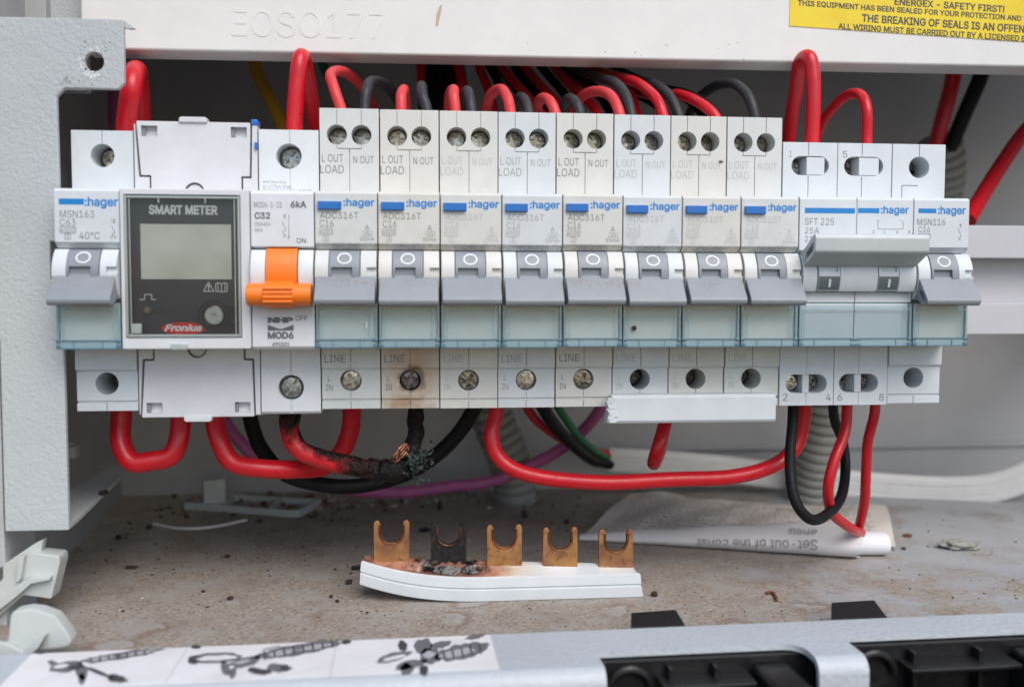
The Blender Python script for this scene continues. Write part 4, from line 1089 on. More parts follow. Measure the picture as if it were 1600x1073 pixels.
PL(mb, g, [(1372, 346), (1372, 358), (1411, 358), (1411, 346)]); PL(mb, g, [(1369, 345), (1374, 345)], .12); PL(mb, g, [(1406, 345), (1410, 345)], .12)
for u, s_ in ((1363, '2'), (1380, '4'), (1400, '6'), (1419, '8')): T(mb, g, s_, u, 364.5, u+3.5, 360)
T(mb, g, '1', 1233.5, 245.5, 1236.7, 235, 0, SH); T(mb, g, '5', 1316.5, 246.5, 1324, 236, 0, SH)
for s_, u in (('2', 1223), ('4', 1290.5), ('6', 1308.5), ('8', 1373.5)): T(mb, g, s_, u, 626, u+7.5, 614.5, 0, 13.6)
mb.build('lettering', M['ink'][0], bd)
mb = MB()
for u0, u1 in ((1257.5, 1336), (1340.5, 1374)): A, B = g(u0, 333), g(u1, 325.5); mb.box(A[0], B[0], TY, 0.1, A[1], B[1])
T(mb, g, ':hager', 1376, 337, 1420, 322, 0.024); mb.build('brand_lettering', M['ink_blue'], bd)

# ------------------------------------------------------------------ busbar pieces
# piece still fitted under the last three breakers
bs = thing('busbar_strip', 'white plastic busbar strip with a jagged left end clipped under the breakers', 'busbar', (9*P, 9.5, -42))
def pbs(u, v, Y=9.5): p = aty(u, v, Y); return p.x-9*P, p.z+42
A = pbs(957, 617); B = pbs(1212, 659)
zt, zb = A[1], B[1]; xr = B[0]
prf = [(4, zt), (0.8, zt), (0, zt-0.9), (0.0, zb+0.9), (0.6, zb), (4, zb), (9, zb-0.5), (9, zt-2)]
mb = MB(); t_ = bmesh.new(); secs = []
jag = [0.2, -0.5, 0.4, -1.6, -1.2, -2.2, -0.8, 0.5]
nx = 14
for i in range(nx+1):
    x = A[0]+(xr-A[0])*i/nx
    row = []
    for j, (y, z) in enumerate(prf):
        xx = x+(jag[j] if i == 0 else 0)
        row.append(t_.verts.new((xx, y+(random.uniform(-.25, .25) if i == 0 else 0), z)))
    secs.append(row)
for r0, r1 in zip(secs, secs[1:]):
    for j in range(len(prf)): t_.faces.new((r0[j], r0[(j+1) % 8], r1[(j+1) % 8], r1[j]))
t_.faces.new(secs[0]); t_.faces.new(secs[-1][::-1])
mb._merge(t_, 0.12, 1); mb.build('shroud', M['cool'], bs)
mb = MB()
for k in range(9):
    z = zt-0.9-k*0.85; x = A[0]-1.0+random.uniform(-1, .4)
    mb.prism([(x, z), (x+2.2, z+.25), (x+2.4, z-.7), (x+.5+random.uniform(-.5, .4), z-.8)], random.uniform(-0.35, 0.0), 0.8+random.random(), 'y', 0.08)
mb.build('torn_edge', M['cool'], bs)

# burnt piece lying on the floor, five prongs up
bb = thing('burnt_busbar', 'broken white busbar lying on the floor with five copper prongs, scorched brown', 'busbar', (atz(785, 936, FZ).x, 18, FZ))
ox = bb.location.x/S
BL = atz(560, 915, FZ); BRt = atz(1005, 936, FZ)
L = 88.5
def bend(s):        # s 0..1 left->right: y, lift
    a_ = max(0, 0.47-s)/0.47
    return 18+3.0*a_**2.0, FZ+0.15+5.6*a_**2.5
bx0 = aty(562, 900, 21).x
def P3b(s, y, z):
    yy, ll_ = bend(s); return (bx0+L*s-ox, yy-18+y, ll_-FZ+z)
prof = [(0.2, 0), (0, 0.4), (-0.1, 3.5), (0.42, 3.8), (0.42, 4.1), (-0.1, 4.4), (0.1, 7.3), (0.5, 7.6), (1.2, 7.6), (3.4, 7.7), (5.0, 8.0), (6.3, 8.4), (7.8, 8.5), (7.8, 0.4), (7.4, 0)]
def busmat(burnt):
    t = NT('scorched_busbar_top' if burnt else 'busbar_shroud'); sx = t.n('ShaderNodeSeparateXYZ'); t.l(t.pos, sx.inputs[0])
    X, Y, Z = sx.outputs
    base = t.mix(t.ramp(t.noise(0.1, 3), .3, .7), (0.62, 0.655, 0.67), (0.68, 0.71, 0.72))
    if not burnt: return t.set(base, 0.33)
    wob = t.ramp(t.noise(0.35, 4, 0.65), 0.2, 0.8, -2.5, 2.5); fine = t.noise(0.8, 5, 0.7)
    c0 = aty(690, 880, 22)
    dx = t.math('ADD', X, wob)
    f1 = t.ramp(dx, c0.x+36, c0.x+20); f2 = t.ramp(dx, c0.x+25, c0.x+16)
    col = t.mix(t.math('MULTIPLY', f1, 0.75), base, (0.58, 0.45, 0.27))
    col = t.mix(f2, col, t.mix(t.ramp(t.noise(0.3, 4, 0.6), 0.35, 0.65), (0.26, 0.095, 0.06), (0.44, 0.22, 0.15)))
    d2 = t.math('ADD', t.math('ABSOLUTE', t.math('SUBTRACT', X, c0.x+3)), t.math('MULTIPLY', wob, 2.2))
    f3 = t.math('MULTIPLY', t.ramp(d2, 13, 8), t.ramp(t.math('ADD', Y, t.math('MULTIPLY', wob, .9)), 19.6, 21.6))
    col = t.mix(f3, col, t.mix(t.ramp(t.noise(0.55, 3, 0.55), 0.5, 0.7), (0.008, 0.006, 0.006), (0.075, 0.055, 0.052)))
    t.bump(t.math('MULTIPLY', t.noise(0.45, 3, .5), f2), 0.5, 1.0)
    return t.set(col, t.ramp(t.math('MULTIPLY', f2, t.noise(1.0, 2)), 0, 0.6, 0.35, 0.22))
M['busbar'] = busmat(False); M['busbar_top'] = busmat(True)
t_ = bmesh.new(); secs = []; N = 72; rb = random.Random(3); n_ = len(prof)
ph_ = [rb.uniform(0, 6) for _ in range(40)]
for i in range(N+1):
    s_ = i/N; row = []
    burn = max(0, min(1, (0.56-s_)/0.12))*min(1, 0.35+s_*5)
    dip = math.exp(-((s_-0.30)/0.13)**2)
    for j, (y, z) in enumerate(prof):
        yy, zz = y, z; lift = bend(s_)[1]-FZ-0.15
        if j >= 9 and j < 13:
            row_ = 8.3+4.2*(1-s_)      # the prong row stays straight while the front curls up
            zz = row_+(0, 0, .1, .15)[j-9]-lift
            if j == 9: zz = 0.45*zz+0.55*7.6-dip*0.9-burn*0.6
            if j == 10: zz -= 0.3+dip*0.7
            zz += burn*(0.22*math.sin(s_*50+ph_[j])+0.16*math.sin(s_*97+ph_[j+5])+rb.uniform(-.06, .06)); yy += burn*0.25*math.sin(s_*64+ph_[j+9])
        end = 0
        if i == 0: end = (0.0, 0, .2, .3, .3, .2, 0.5, .8, 1.0, 0.8, 1.4, 2.0, 2.2, 0, 0)[j]/L
        if i == N: end = (1.0, 0.8, .3, .1, .1, .2, 0., -.3, -1.0, -1.4, -1.8, -2.2, -2, .5, .8)[j]/L
        row.append(t_.verts.new(P3b(s_+end, yy, zz)))
    secs.append(row)
mi_ = []
for r0, r1 in zip(secs, secs[1:]):
    for j in range(n_):
        f_ = t_.faces.new((r0[j], r0[(j+1) % n_], r1[(j+1) % n_], r1[j])); mi_.append(1 if 8 <= j <= 12 else 0)
t_.faces.new(secs[0]); mi_.append(1); t_.faces.new(secs[-1][::-1]); mi_.append(0)
bmesh.ops.recalc_face_normals(t_, faces=t_.faces)
for f_, m_ in zip(t_.faces, mi_): f_.material_index = m_
mb = MB(); me = bpy.data.meshes.new('tmp'); t_.to_mesh(me); t_.free(); mb.bm.from_mesh(me); bpy.data.meshes.remove(me)
mb.build('shroud', [M['busbar'], M['busbar_top']], bb, 40)
def charc():
    t = NT('charred_copper'); sx = t.n('ShaderNodeSeparateXYZ'); t.l(t.pos, sx.inputs[0])
    f1 = t.ramp(t.math('ADD', sx.outputs[2], t.ramp(t.noise(0.6, 4), .3, .7, -1, 1)), FZ+11.6, FZ+10.4)
    return t.set(t.mix(f1, t.mix(t.ramp(t.noise(0.8, 4), .4, .7), (0.010, 0.009, 0.010), (0.03, 0.026, 0.025)), (0.30, 0.14, 0.09)), 0.5, 0.0, 0.25)
M['char_copper'] = charc()
M['copper_dark'] = metal('heat_darkened_copper', (0.11, 0.045, 0.03), (0.30, 0.14, 0.07), 0.4, 0.6); M['copper_rub'] = metal('rubbed_copper', (0.012, 0.01, 0.01), (0.22, 0.12, 0.09), 0.4, 0.3)
for i, (u, vt) in enumerate(((612, 812), (701, 815), (788, 819), (875, 823), (962, 826))):
    Yp = bend((aty(u, 850, 24).x-bx0)/L)[0]+5.6
    xc = aty(u, 850, Yp).x; zt_ = aty(u, vt, Yp).z
    hw = 5.6; hn = 3.35; nd = 7.3     # half width, half notch, notch depth
    pl = [(-hw, -17), (-hw, -0.9), (-hw+.4, -0.15), (-hw+1.0, 0.05), (-hw+1.6, -.1), (-hn-.1, -1.2)]
    for k in range(11):
        an = PI+PI*k/10; pl.append((hn*math.cos(an), -nd+hn*0.95+hn*0.95*math.sin(an)+0.3))
    pl += [(hn+.1, -1.2), (hw-1.6, -.1), (hw-1.0, .05), (hw-.4, -.15), (hw, -.9), (hw, -17)]
    mb = MB(); mb.prism([(xc+x-ox, zt_+z-FZ) for x, z in pl], Yp-18-0.75, Yp-18+0.75, 'y', 0.22, ang=40)
    # pressed lip round the notch
    lip = [Vector((xc-hn-.35-ox, Yp-18-.8, zt_-FZ-1.3))]+[Vector((xc+(hn+.35)*math.cos(PI+PI*k/10)-ox, Yp-18-.8, zt_-FZ-nd+hn*.95+.3+(hn+.4)*.95*math.sin(PI+PI*k/10))) for k in range(11)]+[Vector((xc+hn+.35-ox, Yp-18-.8, zt_-FZ-1.3))]
    mb.tube(lip, 0.42, 8, 1)
    o = mb.build('prong', [M['char_copper'] if i == 1 else M['copper'], M['copper_rub'] if i == 1 else M['copper_dark']], bb, 40)
    if i == 1: o['label'] = 'blackened charred prong'

# ------------------------------------------------------------------ wires
_rw = random.Random(99)
def path(pts, n=9):
    P_ = [aty(*p) for p in pts]
    for i in range(1, len(P_)-1): P_[i] = P_[i]+Vector((_rw.uniform(-.35, .35), _rw.uniform(-.5, .5), _rw.uniform(-.35, .35)))
    return spline(P_, n)
def wire(pts, r, mat, label, name='wire', cat='wire', group=None, n=9, sides=16):
    pp = path(pts, n); o = thing(name, label, cat, pp[0], group)
    mb = MB(); mb.tube([p-pp[0] for p in pp], r, sides)
    ob_ = mb.build('insulation', mat, o, 60)
    return o
def wire1(pts, r, mat, label, group=None, n=9, sides=16, name='wire'):
    pp = path(pts, n); mb = MB(); mb.tube([p-pp[0] for p in pp], r, sides)
    o = mb.build(name, mat, None, 60, pp[0]); return tag(o, label, 'wire', group)
UG = 'wires feeding the top terminals'
rs = 1.75
RP, RD, BK, GB = M['red_pale'], M['red'], M['black'], M['grey_black']
UW = [
 ([(541, 195, 30), (533, 168, 30), (522, 135, 31), (517, 117, 36), (530, 111, 46), (552, 124, 58), (575, 150, 72), (590, 178, 84), (600, 220, 90)], RP, 'bleached red wire looping highest over the first grey-toggle breaker'),
 ([(571, 195, 30), (570, 168, 30), (572, 140, 32), (582, 127, 40), (600, 132, 52), (620, 158, 66), (640, 190, 80)], GB, 'grey-black wire arching right over the first grey-toggle breaker'),
 ([(627, 195, 30), (627.5, 172, 30), (628, 150, 31), (629, 141, 36), (633, 146, 46), (636, 180, 60)], RP, 'short bleached red wire end over the scorched breaker'),
 ([(668, 195, 30), (666, 172, 30), (661, 147, 32), (659, 134, 38), (660, 142, 50), (662, 175, 64), (664, 215, 72)], GB, 'grey-black wire end over the scorched breaker'),
 ([(713, 195, 30), (712, 172, 30), (710, 150, 31), (708, 140, 36), (704, 148, 48), (700, 185, 62)], RP, 'bleached red wire end just right of the thick black bundle'),
 ([(739, 198, 30), (738, 174, 30), (733, 152, 32), (729, 144, 38), (726, 150, 50), (722, 178, 64), (720, 215, 72)], GB, 'grey-black wire end right of the thick black bundle'),
 ([(800, 198, 30), (798, 174, 30), (793, 152, 32), (781, 140, 40), (766, 150, 50), (757, 178, 62), (750, 210, 70)], RP, 'small red arch over the fourth grey-toggle breaker'),
 ([(828, 198, 30), (825, 175, 30), (819, 156, 34), (812, 152, 44), (804, 172, 58), (800, 215, 70)], GB, 'grey-black wire stub beside the small red arch'),
 ([(872, 200, 30), (868, 178, 30), (858, 160, 33), (848, 153, 42), (840, 165, 56), (838, 200, 70)], RP, 'red wire stub curling over the fifth grey-toggle breaker'),
 ([(910, 200, 30), (905, 177, 30), (898, 159, 33), (886, 156, 42), (880, 175, 56), (880, 210, 70)], GB, 'black wire stub curling beside the red stub'),
 ([(972, 205, 30), (967, 178, 30), (955, 152, 34), (937, 142, 42), (915, 148, 52), (902, 165, 62), (890, 200, 70)], RP, 'wide red arch over the sixth grey-toggle breaker'),
 ([(988, 205, 30), (985, 180, 30), (977, 150, 34), (960, 130, 42), (935, 122, 58), (890, 100, 88), (850, 60, 115)], GB, 'grey-black wire arching left behind the wide red arch'),
 ([(1042, 205, 30), (1037, 180, 30), (1022, 152, 34), (997, 130, 44), (970, 123, 58), (935, 108, 82), (880, 80, 110), (850, 50, 125)], RD, 'long red wire descending onto the sixth breaker'),
 ([(1066, 205, 34), (1060, 178, 34), (1046, 148, 38), (1024, 133, 48), (1000, 128, 62), (940, 110, 95), (900, 60, 125)], GB, 'black wire descending right of the long red wire'),
 ([(1126, 205, 32), (1116, 180, 32), (1092, 160, 38), (1062, 148, 50), (1035, 149, 64), (1000, 145, 82), (950, 120, 105)], RD, 'red wire running low and flat onto the seventh breaker'),
 ([(1136, 205, 40), (1110, 170, 44), (1075, 148, 54), (1040, 138, 70), (980, 120, 100), (930, 60, 125)], BK, 'black wire running behind the low flat red wire'),
 ([(1180, 205, 32), (1178, 182, 32), (1170, 152, 34), (1150, 133, 42), (1125, 131, 52), (1102, 145, 64), (1085, 165, 76), (1070, 200, 84)], GB, 'separate black hoop over the last two grey-toggle breakers'),
 ([(652, 60, 95), (656, 95, 95), (659, 150, 92), (662, 200, 90)], RD, 'dim red wire dropping at the left side of the black bundle'),
 ([(700, 60, 95), (715, 100, 92), (726, 150, 88), (730, 200, 86)], RD, 'dim red wire dropping at the right side of the black bundle'),
 ([(730, 60, 100), (752, 110, 96), (768, 160, 92), (775, 210, 90)], RD, 'dim red wire slanting down left of the long slanted red wires'),
 ([(765, 70, 105), (790, 110, 92), (822, 150, 78), (856, 190, 66)], RD, 'leftmost of the three long slanted red wires'),
 ([(796, 70, 105), (832, 118, 90), (866, 158, 74), (900, 200, 62)], RD, 'middle one of the three long slanted red wires'),
 ([(840, 70, 105), (870, 110, 92), (908, 148, 76), (930, 170, 66), (945, 210, 60)], RD, 'rightmost of the three long slanted red wires'),
 ([(860, 60, 118), (910, 105, 100), (950, 125, 86), (985, 150, 74), (1000, 200, 66)], RD, 'red wire slanting behind the wide red arch'),
 ([(780, 60, 115), (812, 115, 100), (846, 165, 86), (870, 210, 80)], BK, 'black wire slanting between the left and middle red wires'),
 ([(812, 60, 118), (850, 112, 100), (886, 152, 86), (915, 200, 76)], BK, 'black wire slanting between the middle and right red wires'),
 ([(822, 60, 122), (868, 100, 108), (930, 140, 92), (965, 200, 82)], BK, 'black wire slanting right of the long slanted red wires'),
 ([(740, 60, 108), (775, 120, 104), (798, 170, 98), (810, 210, 96)], BK, 'black wire slanting left of the long slanted red wires'),
]
UW += [
 ([(690, 60, 122), (700, 110, 118), (712, 160, 114), (716, 210, 112)], RD, 'dim red wire deep behind the upright black bundle'),
 ([(748, 60, 120), (790, 120, 112), (828, 168, 104), (850, 210, 100)], BK, 'black wire deep behind the leftmost long slanted red wire'),
 ([(880, 66, 126), (930, 108, 108), (985, 140, 92), (1030, 168, 80), (1050, 205, 74)], BK, 'black wire slanting just above the low flat red wire'),
 ([(900, 66, 130), (950, 100, 112), (1010, 128, 94), (1066, 152, 80), (1105, 185, 70), (1120, 210, 66)], BK, 'outermost black wire of the right hand slanted fan'),
 ([(838, 66, 124), (880, 108, 108), (930, 146, 94), (955, 175, 86), (970, 210, 82)], RD, 'dim red wire deep behind the wide red arch'),
 ([(790, 66, 126), (836, 128, 112), (876, 170, 100), (892, 210, 96)], BK, 'black wire deep behind the middle long slanted red wire'),
]
for pts, mt, lb in UW: wire1(pts, rs, mt, lb, UG)
# the thick black bundle: four sheathed cables side by side
for i, (u0, u1) in enumerate(((672, 670), (686, 688), (702, 706), (716, 722))):
    wire1([(u0, 40, 104+4*(i % 2)), (u0, 95, 104+4*(i % 2)), (u1, 150, 100), (u1+3, 210, 98)], 2.6, BK, ('leftmost', 'second', 'third', 'rightmost')[i]+' thick cable of the upright black bundle behind the breakers', 'upright black bundle')
# bigger conductors at the top
wire1([(197, 235, 40), (199, 190, 38), (206, 135, 36), (212, 112, 42), (219, 122, 56), (221, 190, 66), (222, 240, 70)], 3.25, RD, 'thick red cable looping up behind the far left breaker')
wire1([(460, 225, 34), (461, 185, 34), (463, 130, 33), (468, 92, 34), (475, 92, 40), (482, 130, 50), (490, 180, 62), (500, 240, 72)], 2.65, RD, 'red cable looping up above the orange-handled breaker')
wire1([(1266, 255, 34), (1268, 215, 34), (1272, 160, 33), (1271, 115, 33), (1262, 91, 35), (1251, 100, 42), (1244, 140, 52), (1236, 195, 64), (1230, 250, 72)], 2.45, RD, 'tall red cable loop above the wide changeover switch')
wire1([(1353, 250, 34), (1353, 215, 34), (1352, 170, 34), (1345, 150, 38), (1328, 148, 46), (1305, 165, 56), (1285, 195, 66), (1270, 235, 74)], 1.75, RD, 'thin red wire arch above the wide changeover switch')
wire1([(395, 60, 125), (402, 110, 120), (420, 150, 112), (440, 195, 104), (455, 240, 98)], 2.6, M['yellow'], 'mustard yellow wire slanting behind the orange-handled breaker')
wire1([(178, 90, 120), (180, 150, 118), (182, 210, 116), (184, 260, 114)], 2.6, M['purple'], 'dim purple wire behind the thick red cable at left')
wire1([(495, 60, 120), (505, 105, 115), (530, 150, 108), (545, 190, 100)], 1.9, M['green'], 'dim green wire behind the first red loop')
wire1([(1512, 345, 78), (1535, 305, 88), (1568, 255, 98), (1605, 205, 106), (1680, 120, 116)], 3.1, RD, 'thick red cable running up to the right edge')
wire1([(1496, 80, 120), (1488, 130, 124), (1474, 180, 132), (1462, 225, 142)], 3.3, RD, 'red cable dropping into the upper grey conduit')
wire1([(1545, 80, 120), (1530, 125, 124), (1508, 175, 132), (1484, 232, 142)], 3.3, BK, 'black cable dropping into the upper grey conduit')

# lower wires
LG = 'wires feeding the bottom terminals'
wire1([(190, 615, 34), (189, 650, 34), (189, 690, 32), (205, 719, 31), (235, 719, 31), (264, 712, 31), (280, 688, 32), (284, 650, 34), (284, 610, 34)], 3.15, RD, 'thick red link cable bent under the far left breaker and meter', LG)
wire1([(336, 610, 36), (337, 650, 36), (343, 690, 34), (366, 722, 33), (410, 731, 33), (460, 734, 36), (505, 730, 42), (533, 705, 46), (547, 668, 42), (550, 620, 38)], 3.05, RD, 'thick red cable swooping right from under the meter', LG)
wire1([(386, 620, 62), (392, 660, 62), (408, 700, 60), (445, 738, 56), (500, 757, 54), (560, 758, 54), (630, 742, 54), (685, 708, 54), (725, 665, 52), (755, 610, 46)], 2.6, BK, 'thick black cable curving in a wide arc under the burnt cable', LG)
wire1([(340, 640, 120), (375, 690, 120), (430, 735, 122), (520, 762, 126), (620, 768, 130), (700, 760, 134), (770, 750, 140), (840, 722, 140), (885, 695, 136), (930, 650, 128), (950, 600, 124)], 2.6, M['purple'], 'purple wire running along the back behind the conduit', LG)
wire1([(778, 605, 34), (775, 645, 33), (768, 678, 31), (777, 710, 30), (805, 735, 29), (860, 747, 28), (950, 753, 27), (1050, 748, 28), (1140, 744, 30), (1205, 730, 32), (1243, 700, 34), (1256, 660, 34), (1258, 610, 34)], 2.5, RD, 'long red cable sagging across from mid row to the changeover switch', LG)
wire1([(810, 610, 60), (835, 655, 80), (880, 688, 112), (922, 703, 146), (940, 708, 159), (954, 710, 163)], 1.7, RD, 'thin red core entering the white flat cable', LG)
wire1([(835, 605, 56), (855, 650, 72), (890, 690, 104), (922, 716, 146), (940, 722, 159), (954, 725, 163)], 2.4, BK, 'black core entering the white flat cable', LG)
wire1([(856, 605, 62), (878, 645, 82), (906, 684, 112), (930, 704, 148), (942, 711, 159), (954, 715, 163.5)], 1.6, M['green'], 'green core entering the white flat cable', LG)
wire1([(1045, 615, 40), (1042, 650, 38), (1034, 685, 34), (1026, 712, 34), (1022, 722, 42), (1030, 700, 60), (1042, 640, 70)], 2.3, RD, 'red wire hanging in a tight loop under the white busbar strip', LG)
wire1([(1240, 610, 26), (1238, 660, 25), (1236, 720, 22), (1242, 778, 18), (1262, 808, 18), (1288, 806, 24), (1312, 780, 36), (1322, 735, 48), (1318, 690, 52), (1306, 655, 48), (1300, 610, 42)], 1.75, BK, 'thin black wire hanging in a long loop under the changeover switch', LG)
wire1([(1325, 600, 34), (1325, 640, 33), (1319, 675, 31), (1303, 720, 28), (1293, 765, 28), (1301, 800, 34), (1325, 822, 44), (1345, 832, 54)], 1.8, RD, 'thin red wire bowing left down to the paper roll', LG)
wire1([(1368, 600, 34), (1365, 645, 33), (1358, 690, 34), (1354, 740, 38), (1349, 785, 44), (1341, 830, 54)], 1.7, RD, 'thin red wire hanging nearly straight down to the paper roll', LG)

# burnt cable
bc = thing('burnt_cable', 'red cable burnt black with bare copper under the scorched breaker', 'cable', aty(455, 650, 30))
o0 = aty(455, 650, 30)
mb = MB(); pp = path([(452, 640, 31), (452, 668, 30), (460, 692, 29), (478, 708, 28), (505, 717, 27), (535, 724, 26), (566, 731, 25), (590, 735, 25)], 10)
rr = random.Random(5)
bumps = [(rr.random(), rr.uniform(0, 2*PI), rr.uniform(-.35, .25)) for _ in range(20)]+[(rr.uniform(.68, 1), rr.uniform(0, 2*PI), rr.uniform(-.5, .6)) for _ in range(16)]
def rf(s, th): return 3.05+sum(k*math.exp(-((s-a_)/.05)**2-(math.atan2(math.sin(th-b_), math.cos(th-b_))/.7)**2) for a_, b_, k in bumps)
mb.tube([p-o0 for p in pp], 3, 20, rf=rf); mb.build('sheath', M['burnt_red'], bc, 60)
mb = MB(); pp = path([(574, 732, 25), (592, 735, 25), (612, 734, 25), (630, 726, 26), (643, 706, 28), (648, 680, 30), (648, 655, 32), (648, 625, 33)], 10)
bumps2 = [(rr.random(), rr.uniform(0, 2*PI), rr.uniform(-.9, .65)) for _ in range(48)]
def rf2(s, th): return 3.2-0.75*s+0.75*math.exp(-((s-.30)/.22)**2)+0.25*math.sin(s*31+th)+sum(k*math.exp(-((s-a_)/.035)**2-(math.atan2(math.sin(th-b_), math.cos(th-b_))/.55)**2) for a_, b_, k in bumps2)
mb.tube([p-o0 for p in pp], 3, 20, rf=rf2); o = mb.build('charred_sheath', M['char'], bc, 45); o['label'] = 'blackened charred sheath'
mb = MB()
for k in range(6):
    q = [(606+k*2.6+rr.uniform(-2, 2), 722+k*1.3, 24.5), (613+k*2.0, 714+k*1.3+rr.uniform(-2, 2), 22.6+rr.uniform(-.3, .3)), (623+k*1.9+rr.uniform(-1, 1), 704+k*1.3, 22.4), (632+k*1.5+rr.uniform(-2, 2), 691+k*1.6, 24.3)]
    q = [(a_+rr.uniform(-2.5, 2.5), b_+rr.uniform(-2, 2), c_+rr.uniform(-.5, .9)) for a_, b_, c_ in q[rr.choice((0, 0, 1)):]]
    mb.tube([p-o0 for p in path(q, 6)], rr.uniform(0.22, 0.5), 8)
mb.build('bare_copper', M['copper_bright'], bc, 60)
mb = MB()
for k in range(90):
    u, v = 648+rr.gauss(0, 7), 719+rr.gauss(0, 8); c_ = aty(u, v, rr.uniform(20.5, 26))-o0; t_ = bmesh.new(); bmesh.ops.create_icosphere(t_, subdivisions=1, radius=1); q_ = rr.uniform(.25, .75)
    for w_ in t_.verts: w_.co = c_+Vector((w_.co.x*q_*rr.uniform(.5, 1.4), w_.co.y*q_, w_.co.z*q_*rr.uniform(.5, 1.4)))
    mb._merge(t_)
for k in range(48):
    u, v = 655+rr.gauss(0, 9), 719+rr.gauss(0, 9.5); y = rr.uniform(20.0, 27)
    q = [(u, v, y)]
    for j in range(3): q.append((q[-1][0]+rr.uniform(-5, 5), q[-1][1]+rr.uniform(-5, 5), y+rr.uniform(-2, 2)))
    mb.tube([p-o0 for p in path(q, 3)], rr.uniform(.18, .42), 6)
mb.build('corroded_strands', M['verdigris'], bc, 60)
mb = MB()
pp = path([(457, 630, 31), (455, 650, 31), (453, 660, 30)], 6)
def rf3(s, th): return 3.15+0.25*math.sin(3*th+s*7)+rr.uniform(-.12, .12)-0.5*s
mb.tube([p-o0 for p in pp], 3, 18, rf=rf3); mb.build('charred_collar', M['char'], bc, 50)

# conduits
def conduit(pts, r, label, pitch=4.6):
    pp = path(pts, 26); ln = [0]
    for a_, b_ in zip(pp, pp[1:]): ln.append(ln[-1]+(b_-a_).length)
    tot = ln[-1]; K = int(tot/0.5); res = []
    j = 0
    for i in range(K+1):
        s = tot*i/K
        while j < len(ln)-2 and ln[j+1] < s: j += 1
        f_ = (s-ln[j])/max(1e-6, ln[j+1]-ln[j]); res.append(pp[j].lerp(pp[j+1], f_))
    def rf(s, th): return r*(1+0.06-0.22*max(0, math.sin(2*PI*s*tot/pitch))**2)
    mb = MB(); mb.tube([p-res[0] for p in res], r, 26, rf=rf)
    o = mb.build('corrugated_conduit', M['conduit'], None, 60, res[0]); return tag(o, label, 'conduit', 'grey corrugated conduits')
conduit([(755, 600, 148), (770, 655, 150), (790, 705, 152), (802, 745, 154), (806, 782, 156)], 9.2, 'grey corrugated conduit rising from the floor behind the long red cable')
conduit([(1292, 590, 130), (1290, 640, 134), (1282, 690, 140), (1272, 735, 146), (1266, 770, 150)], 9.2, 'grey corrugated conduit under the changeover switch')
conduit([(1468, 222, 148), (1474, 255, 152), (1472, 290, 158), (1462, 330, 166)], 9.4, 'grey corrugated conduit taking the red and black cables at upper right')

# white flat cable
wc = thing('flat_cable', 'white flat sheathed cable lying along the back of the floor', 'cable', aty(950, 718, 164))
pp = path([(950, 720, 163), (1040, 726, 163), (1150, 737, 162), (1250, 748, 160), (1330, 758, 157), (1410, 766, 152), (1480, 770, 146), (1545, 765, 140), (1600, 746, 134), (1680, 700, 126)], 10)
prof = []
hh, tt = 7.4, 2.6
for i in range(8): an = -PI/2+PI*i/7; prof.append((tt*math.cos(an)*0.9-0.0, hh-tt+tt*math.sin(an) if False else 0))
prof = [(-1.9, -6.6), (-2.7, -5.4), (-2.7, -2.9), (-2.2, -2.4), (-2.7, -1.9), (-2.7, 1.9), (-2.2, 2.4), (-2.7, 2.9), (-2.7, 5.4), (-1.9, 6.6), (-.6, 7.2), (.6, 7.2), (2.2, 6.2), (2.6, 5), (2.6, -5), (2.2, -6.2), (.6, -7.2), (-.6, -7.2)]
t_ = bmesh.new(); rows = []
for i, p in enumerate(pp):
    tg = (pp[min(i+1, len(pp)-1)]-pp[max(i-1, 0)]).normalized(); up = Vector((0, -0.12, 1)).normalized(); up = (up-tg*up.dot(tg)).normalized(); nn = up.cross(tg)*-1
    if nn.y < 0: nn = -nn
    rows.append([t_.verts.new(p-pp[0]+nn*a_+up*b_*(0.83+0.17*min(1, i/40))) for a_, b_ in prof])
for r0, r1 in zip(rows, rows[1:]):
    for j in range(len(prof)): t_.faces.new((r0[j], r0[(j+1) % len(prof)], r1[(j+1) % len(prof)], r1[j]))
t_.faces.new(rows[0]); t_.faces.new(rows[-1][::-1])
mb = MB(); mb._merge(t_); mb.build('sheath', M['white_cable'], wc, 40, (0, 0, 0))

# ------------------------------------------------------------------ paper on the floor
def papermat(name, rgb, lines):
    t = NT(name)
    col = t.mix(t.ramp(t.noise(0.05, 4), .3, .7), mulc(rgb, .92), rgb)
    return t.set(col, 0.7)
M['paper_tan'] = papermat('aged_paper', (0.77, 0.71, 0.64), True)
M['paper_white'] = papermat('white_paper', (0.76, 0.73, 0.72), False)
M['paper_inner'] = papermat('bright_white_paper', (0.80, 0.80, 0.83), False)
pr_ = thing('folded_paper', 'old printed sheet rolled at its front edge lying on the floor', 'paper', (230, 90, FZ))
O = Vector((230, 90, FZ))
c00, c10, c01, c11 = atz(908, 840, FZ+0.5), atz(1400, 850, FZ+2), atz(985, 772, FZ+2.5), atz(1385, 785, FZ+3)
t_ = bmesh.new(); G = []
NU, NV = 48, 22
def sheet(u, v):
    p = c00.lerp(c10, u).lerp(c01.lerp(c11, u), v)
    lift = 1.2+3.6*math.sin(u*5.6+1.1*v)*0.5*v+2.6*v*math.sin(v*3)+0.7*math.sin(u*17+v*6)*v+0.3*math.sin(u*31-v*9)
    return Vector((p.x, p.y, FZ+max(0.25, lift)))
for i in range(NU+1): G.append([t_.verts.new(sheet(i/NU, j/NV)-O) for j in range(NV+1)])
for i in range(NU):
    for j in range(NV): t_.faces.new((G[i][j], G[i+1][j], G[i+1][j+1], G[i][j+1]))
mb = MB(); mb._merge(t_); sh = mb.build('sheet', M['paper_tan'], pr_, 80)
